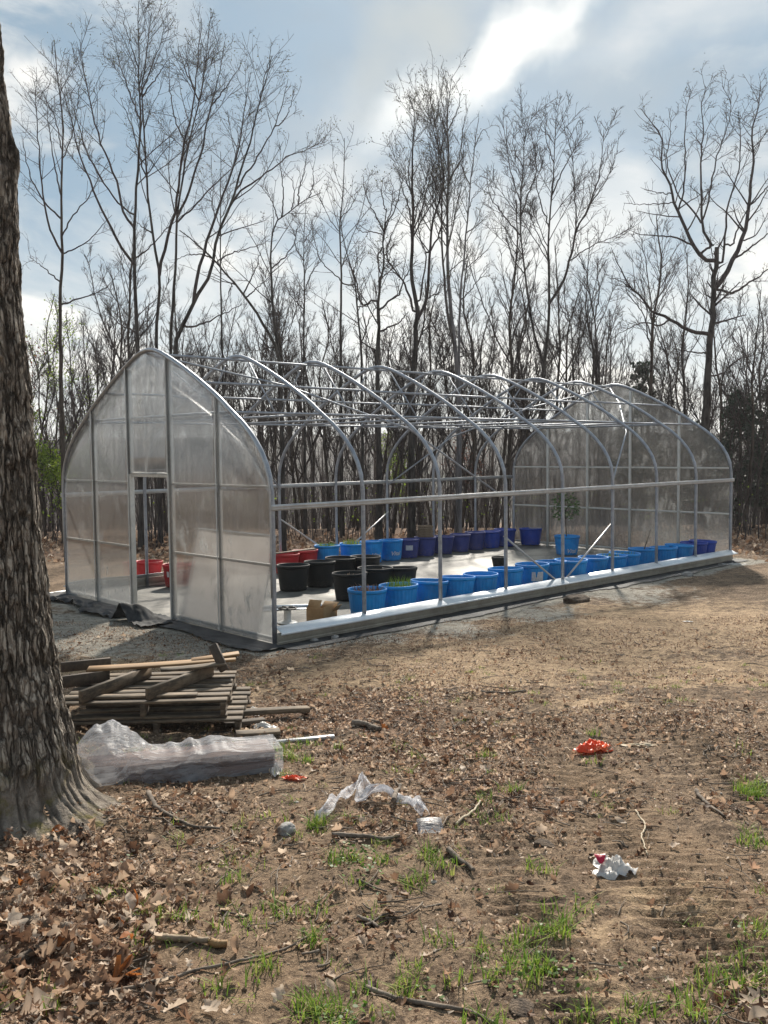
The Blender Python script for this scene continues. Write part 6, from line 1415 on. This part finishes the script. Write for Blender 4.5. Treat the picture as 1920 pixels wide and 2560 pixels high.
# twigs
pts = sample_ground(12000, 2.0, 12, 0.5, lambda x, y, s_, t_: np.clip(0.12+0.8*litter_density(x, y), 0, 1), g); n = len(pts); k = 5
a = g.uniform(0, 6.28, n); ln_ = np.clip(g.lognormal(-2.3, 0.55, n), 0.04, 0.45); P = np.empty((n, k, 3)); bend = g.normal(size=n)*0.5
for j in range(k):
    q = j/(k-1); an = a+bend*q; P[:, j, 0] = pts[:, 0]+np.cos(an)*ln_*q; P[:, j, 1] = pts[:, 1]+np.sin(an)*ln_*q
P[:, :, 2] = terr(P[:, :, 0], P[:, :, 1])+0.006+g.uniform(0, 0.012, n)[:, None]
V, Q = tubes(P, np.clip(g.normal(0.0032, 0.0014, n), 0.0015, 0.008)[:, None]*np.linspace(1, 0.5, k)[None], 5); mb = MB(); mb.add(V, Q, tint=np.repeat(g.uniform(0, 1, n), k*5))
props(mb.build('fallen_twigs', M['stick'], None, True), kind='stuff')
# pebbles and crumbs of earth
PB = []
for k in range(4):
    bm = bmesh.new(); bmesh.ops.create_icosphere(bm, subdivisions=1, radius=0.5); V = np.array([x.co[:] for x in bm.verts]); V *= g.uniform(0.7, 1.2, (len(V), 1)); V[:, 2] *= 0.6; F = [[q.index for q in f.verts] for f in bm.faces]; bm.free(); PB.append((V, np.array([(f[0], f[1], f[2], f[2]) for f in F])))
pts = sample_ground(26000, 2.0, 13, 0.5, lambda x, y, s_, t_: 0.5*patchy(x, y, 1.5), g); n = len(pts); VV = []; TT_ = []; tn = []; off = 0
kk = g.integers(0, 4, n); sz = np.clip(g.lognormal(-4.7, 0.5, n), 0.004, 0.035)
mb = MB()
for q in range(4):
    sel = np.where(kk == q)[0]; V = PB[q][0]; F = PB[q][1][:, :3]; W_ = V[None]*sz[sel][:, None, None]+pts[sel][:, None, :]; mb.add(W_.reshape(-1, 3), T=(F[None]+np.arange(len(sel))[:, None, None]*len(V)).reshape(-1, 3), tint=np.repeat(g.uniform(0, 1, len(sel)), len(V)))
m, nt, out = new_mat('earth crumb'); M['crumb'] = m; principled(nt, out, nt.ramp(nt.attr('tint'), [(0, (0.06, 0.04, 0.028)), (0.6, (0.20, 0.14, 0.09)), (0.9, (0.33, 0.26, 0.19)), (1, (0.5, 0.47, 0.43))]), 0.95, 0, None, 0.1)
props(mb.build('pebbles', M['crumb'], None, True), kind='stuff')
# grass tufts
TUFT = [(1075, 2150, 9), (1120, 2175, 5), (880, 2160, 9), (1030, 2200, 6), (1010, 2230, 5), (1350, 2165, 6), (1270, 1975, 7), (1215, 2000, 6), (1220, 2040, 6), (1430, 2290, 8), (1400, 2340, 9), (1320, 2360, 8), (1370, 2430, 9), (1300, 2470, 8), (590, 2300, 5), (440, 2290, 6), (590, 2215, 4), (770, 2350, 6), (700, 2280, 6), (780, 2275, 5), (270, 2255, 6), (300, 2380, 4),
 (700, 1870, 9), (720, 1890, 9), (745, 1900, 8), (760, 1865, 6), (840, 1870, 5), (1000, 1880, 5), (1060, 1890, 4), (1200, 1890, 6), (1490, 1840, 5), (1880, 1990, 12), (1900, 1960, 11), (1850, 1975, 7), (1890, 2100, 7), (1860, 2110, 5), (1880, 2330, 7), (1840, 2470, 8), (1890, 2420, 7), (1750, 2470, 6), (1740, 2530, 6), (960, 2480, 6), (1040, 2480, 5), (1150, 2470, 5), (940, 2500, 5), (1700, 2510, 5), (560, 2470, 5), (800, 2530, 7), (860, 2540, 8), (730, 2540, 7), (950, 2150, 5), (1120, 2360, 5), (1230, 2420, 6), (690, 2050, 3), (790, 2060, 7), (805, 2062, 6), (60, 2530, 6), (30, 2520, 5), (1460, 2520, 7), (1540, 2540, 7), (1250, 2555, 6), (1490, 1910, 4), (1840, 1870, 4), (640, 2440, 5), (980, 1930, 4)]
mb = MB(); g = np.random.default_rng(81)
for u, v, n in TUFT:
    p = G(u, v)
    for k in range(max(2, n//2)):
        q = p[:2]+g.normal(size=2)*0.045; blades(mb, int(n*2.4), q[0], q[1], ground(q[0], q[1])-0.003, 0.045, 0.025, 0.085, 0.0052, 0.9, (0.2, 0.95), g)
pts = sample_ground(520, 2.1, 10.5, 0.48, lambda x, y, s_, t_: 0.9*patchy(x+4, y-3, 0.9)*(1-0.5*sstep(8, 10, s_)), g)
for p in pts: blades(mb, int(g.integers(8, 30)), p[0], p[1], p[2]-0.003, 0.055, 0.012, 0.048, 0.004, 1.0, (0.35, 1.0), g)
props(mb.build('grass', M['grass']), kind='stuff')
# small round leaved weeds
mb = MB()
for u, v, n in ((890, 2150, 40), (865, 2170, 30), (905, 2185, 30), (1385, 2445, 26), (1360, 2330, 18), (1440, 2265, 14), (1300, 2500, 20), (280, 2375, 5), (1070, 2500, 10), (770, 2340, 6), (1590, 2440, 8), (1900, 2345, 14), (830, 2545, 26), (900, 2555, 20), (1420, 2455, 18), (330, 2150, 6), (930, 2225, 12), (1180, 2230, 8)):
    p = G(u, v)
    for k in range(n):
        c = np.array([p[0], p[1], 0])+np.append(g.normal(size=2)*0.055, 0); c[2] = ground(c[0], c[1])+g.uniform(0.008, 0.045); d = norm(np.append(g.normal(size=2), g.normal()*0.35)); s_ = norm(np.cross(d, np.append(g.normal(size=2)*0.4, 1.0))); l = g.uniform(0.010, 0.022)
        mb.add([c, c+d*l*0.35-s_*l*0.36, c+d*l*0.8-s_*l*0.36, c+d*l, c+d*l*0.8+s_*l*0.36, c+d*l*0.35+s_*l*0.36], [(0, 1, 2, 3), (0, 3, 4, 5)], tint=g.uniform(0.0, 0.35))
props(mb.build('weeds', M['grass']), kind='stuff')
# single large leaves one can point at
TL = [leaf_template(k % 2, np.random.default_rng(300+k)) for k in range(6)]
def big_leaf(u, v, size, tint, label, k, tilt=0.25, rz=0.0):
    V, Q = TL[k]; p = G(u, v); mb = MB(); mb.add(V*size, Q, tint=tint); o = thing_mesh('oak_leaf', mb, M['leaf'], label, 'leaf', smooth=True); o.location = (p[0], p[1], ground(p[0], p[1])+0.012); o.rotation_euler = (tilt, 0.1, rz)
big_leaf(1885, 2525, 0.17, 0.86, 'large tan lobed oak leaf at the bottom corner by the tracks', 0, 0.35, 0.4)
big_leaf(285, 2450, 0.12, 1.0, 'rusty orange curled oak leaf standing up in the leaf heap', 1, 0.9, 1.0)
big_leaf(130, 2470, 0.13, 0.97, 'golden orange oak leaf lying flat in the leaf heap', 3, 0.2, 2.0)
big_leaf(1115, 2460, 0.075, 0.98, 'small orange leaf on bare dirt near grass tufts', 2, 0.2, 0.3)
big_leaf(1880, 2175, 0.10, 0.97, 'dark orange leaf in grass at the view edge beside the tracks', 4, 0.3, 0.7)
big_leaf(100, 2530, 0.17, 0.8, 'broad tan dried leaf near the bottom of the leaf heap', 5, 0.3, 0.1)

# ------------------------------------------------------------------ the air: a thin even haze over the whole place
HZ = True
if HZ:
    mb = MB(); c0 = np.array([*xy(590, 0), 18.0]); mb.box(c0, np.array([FH, -RH, [0, 0, 1]]), (650, 450, 42)); 
    m, nt, out = new_mat('haze'); pv = nt.node('ShaderNodeVolumePrincipled')
    pv.inputs['Color'].default_value = (0.90, 0.90, 0.90, 1); pv.inputs['Density'].default_value = 0.0005; pv.inputs['Anisotropy'].default_value = 0.35
    nt.l.new(pv.outputs[0], out.inputs['Volume']); props(mb.build('haze', m, tint=False), kind='stuff')
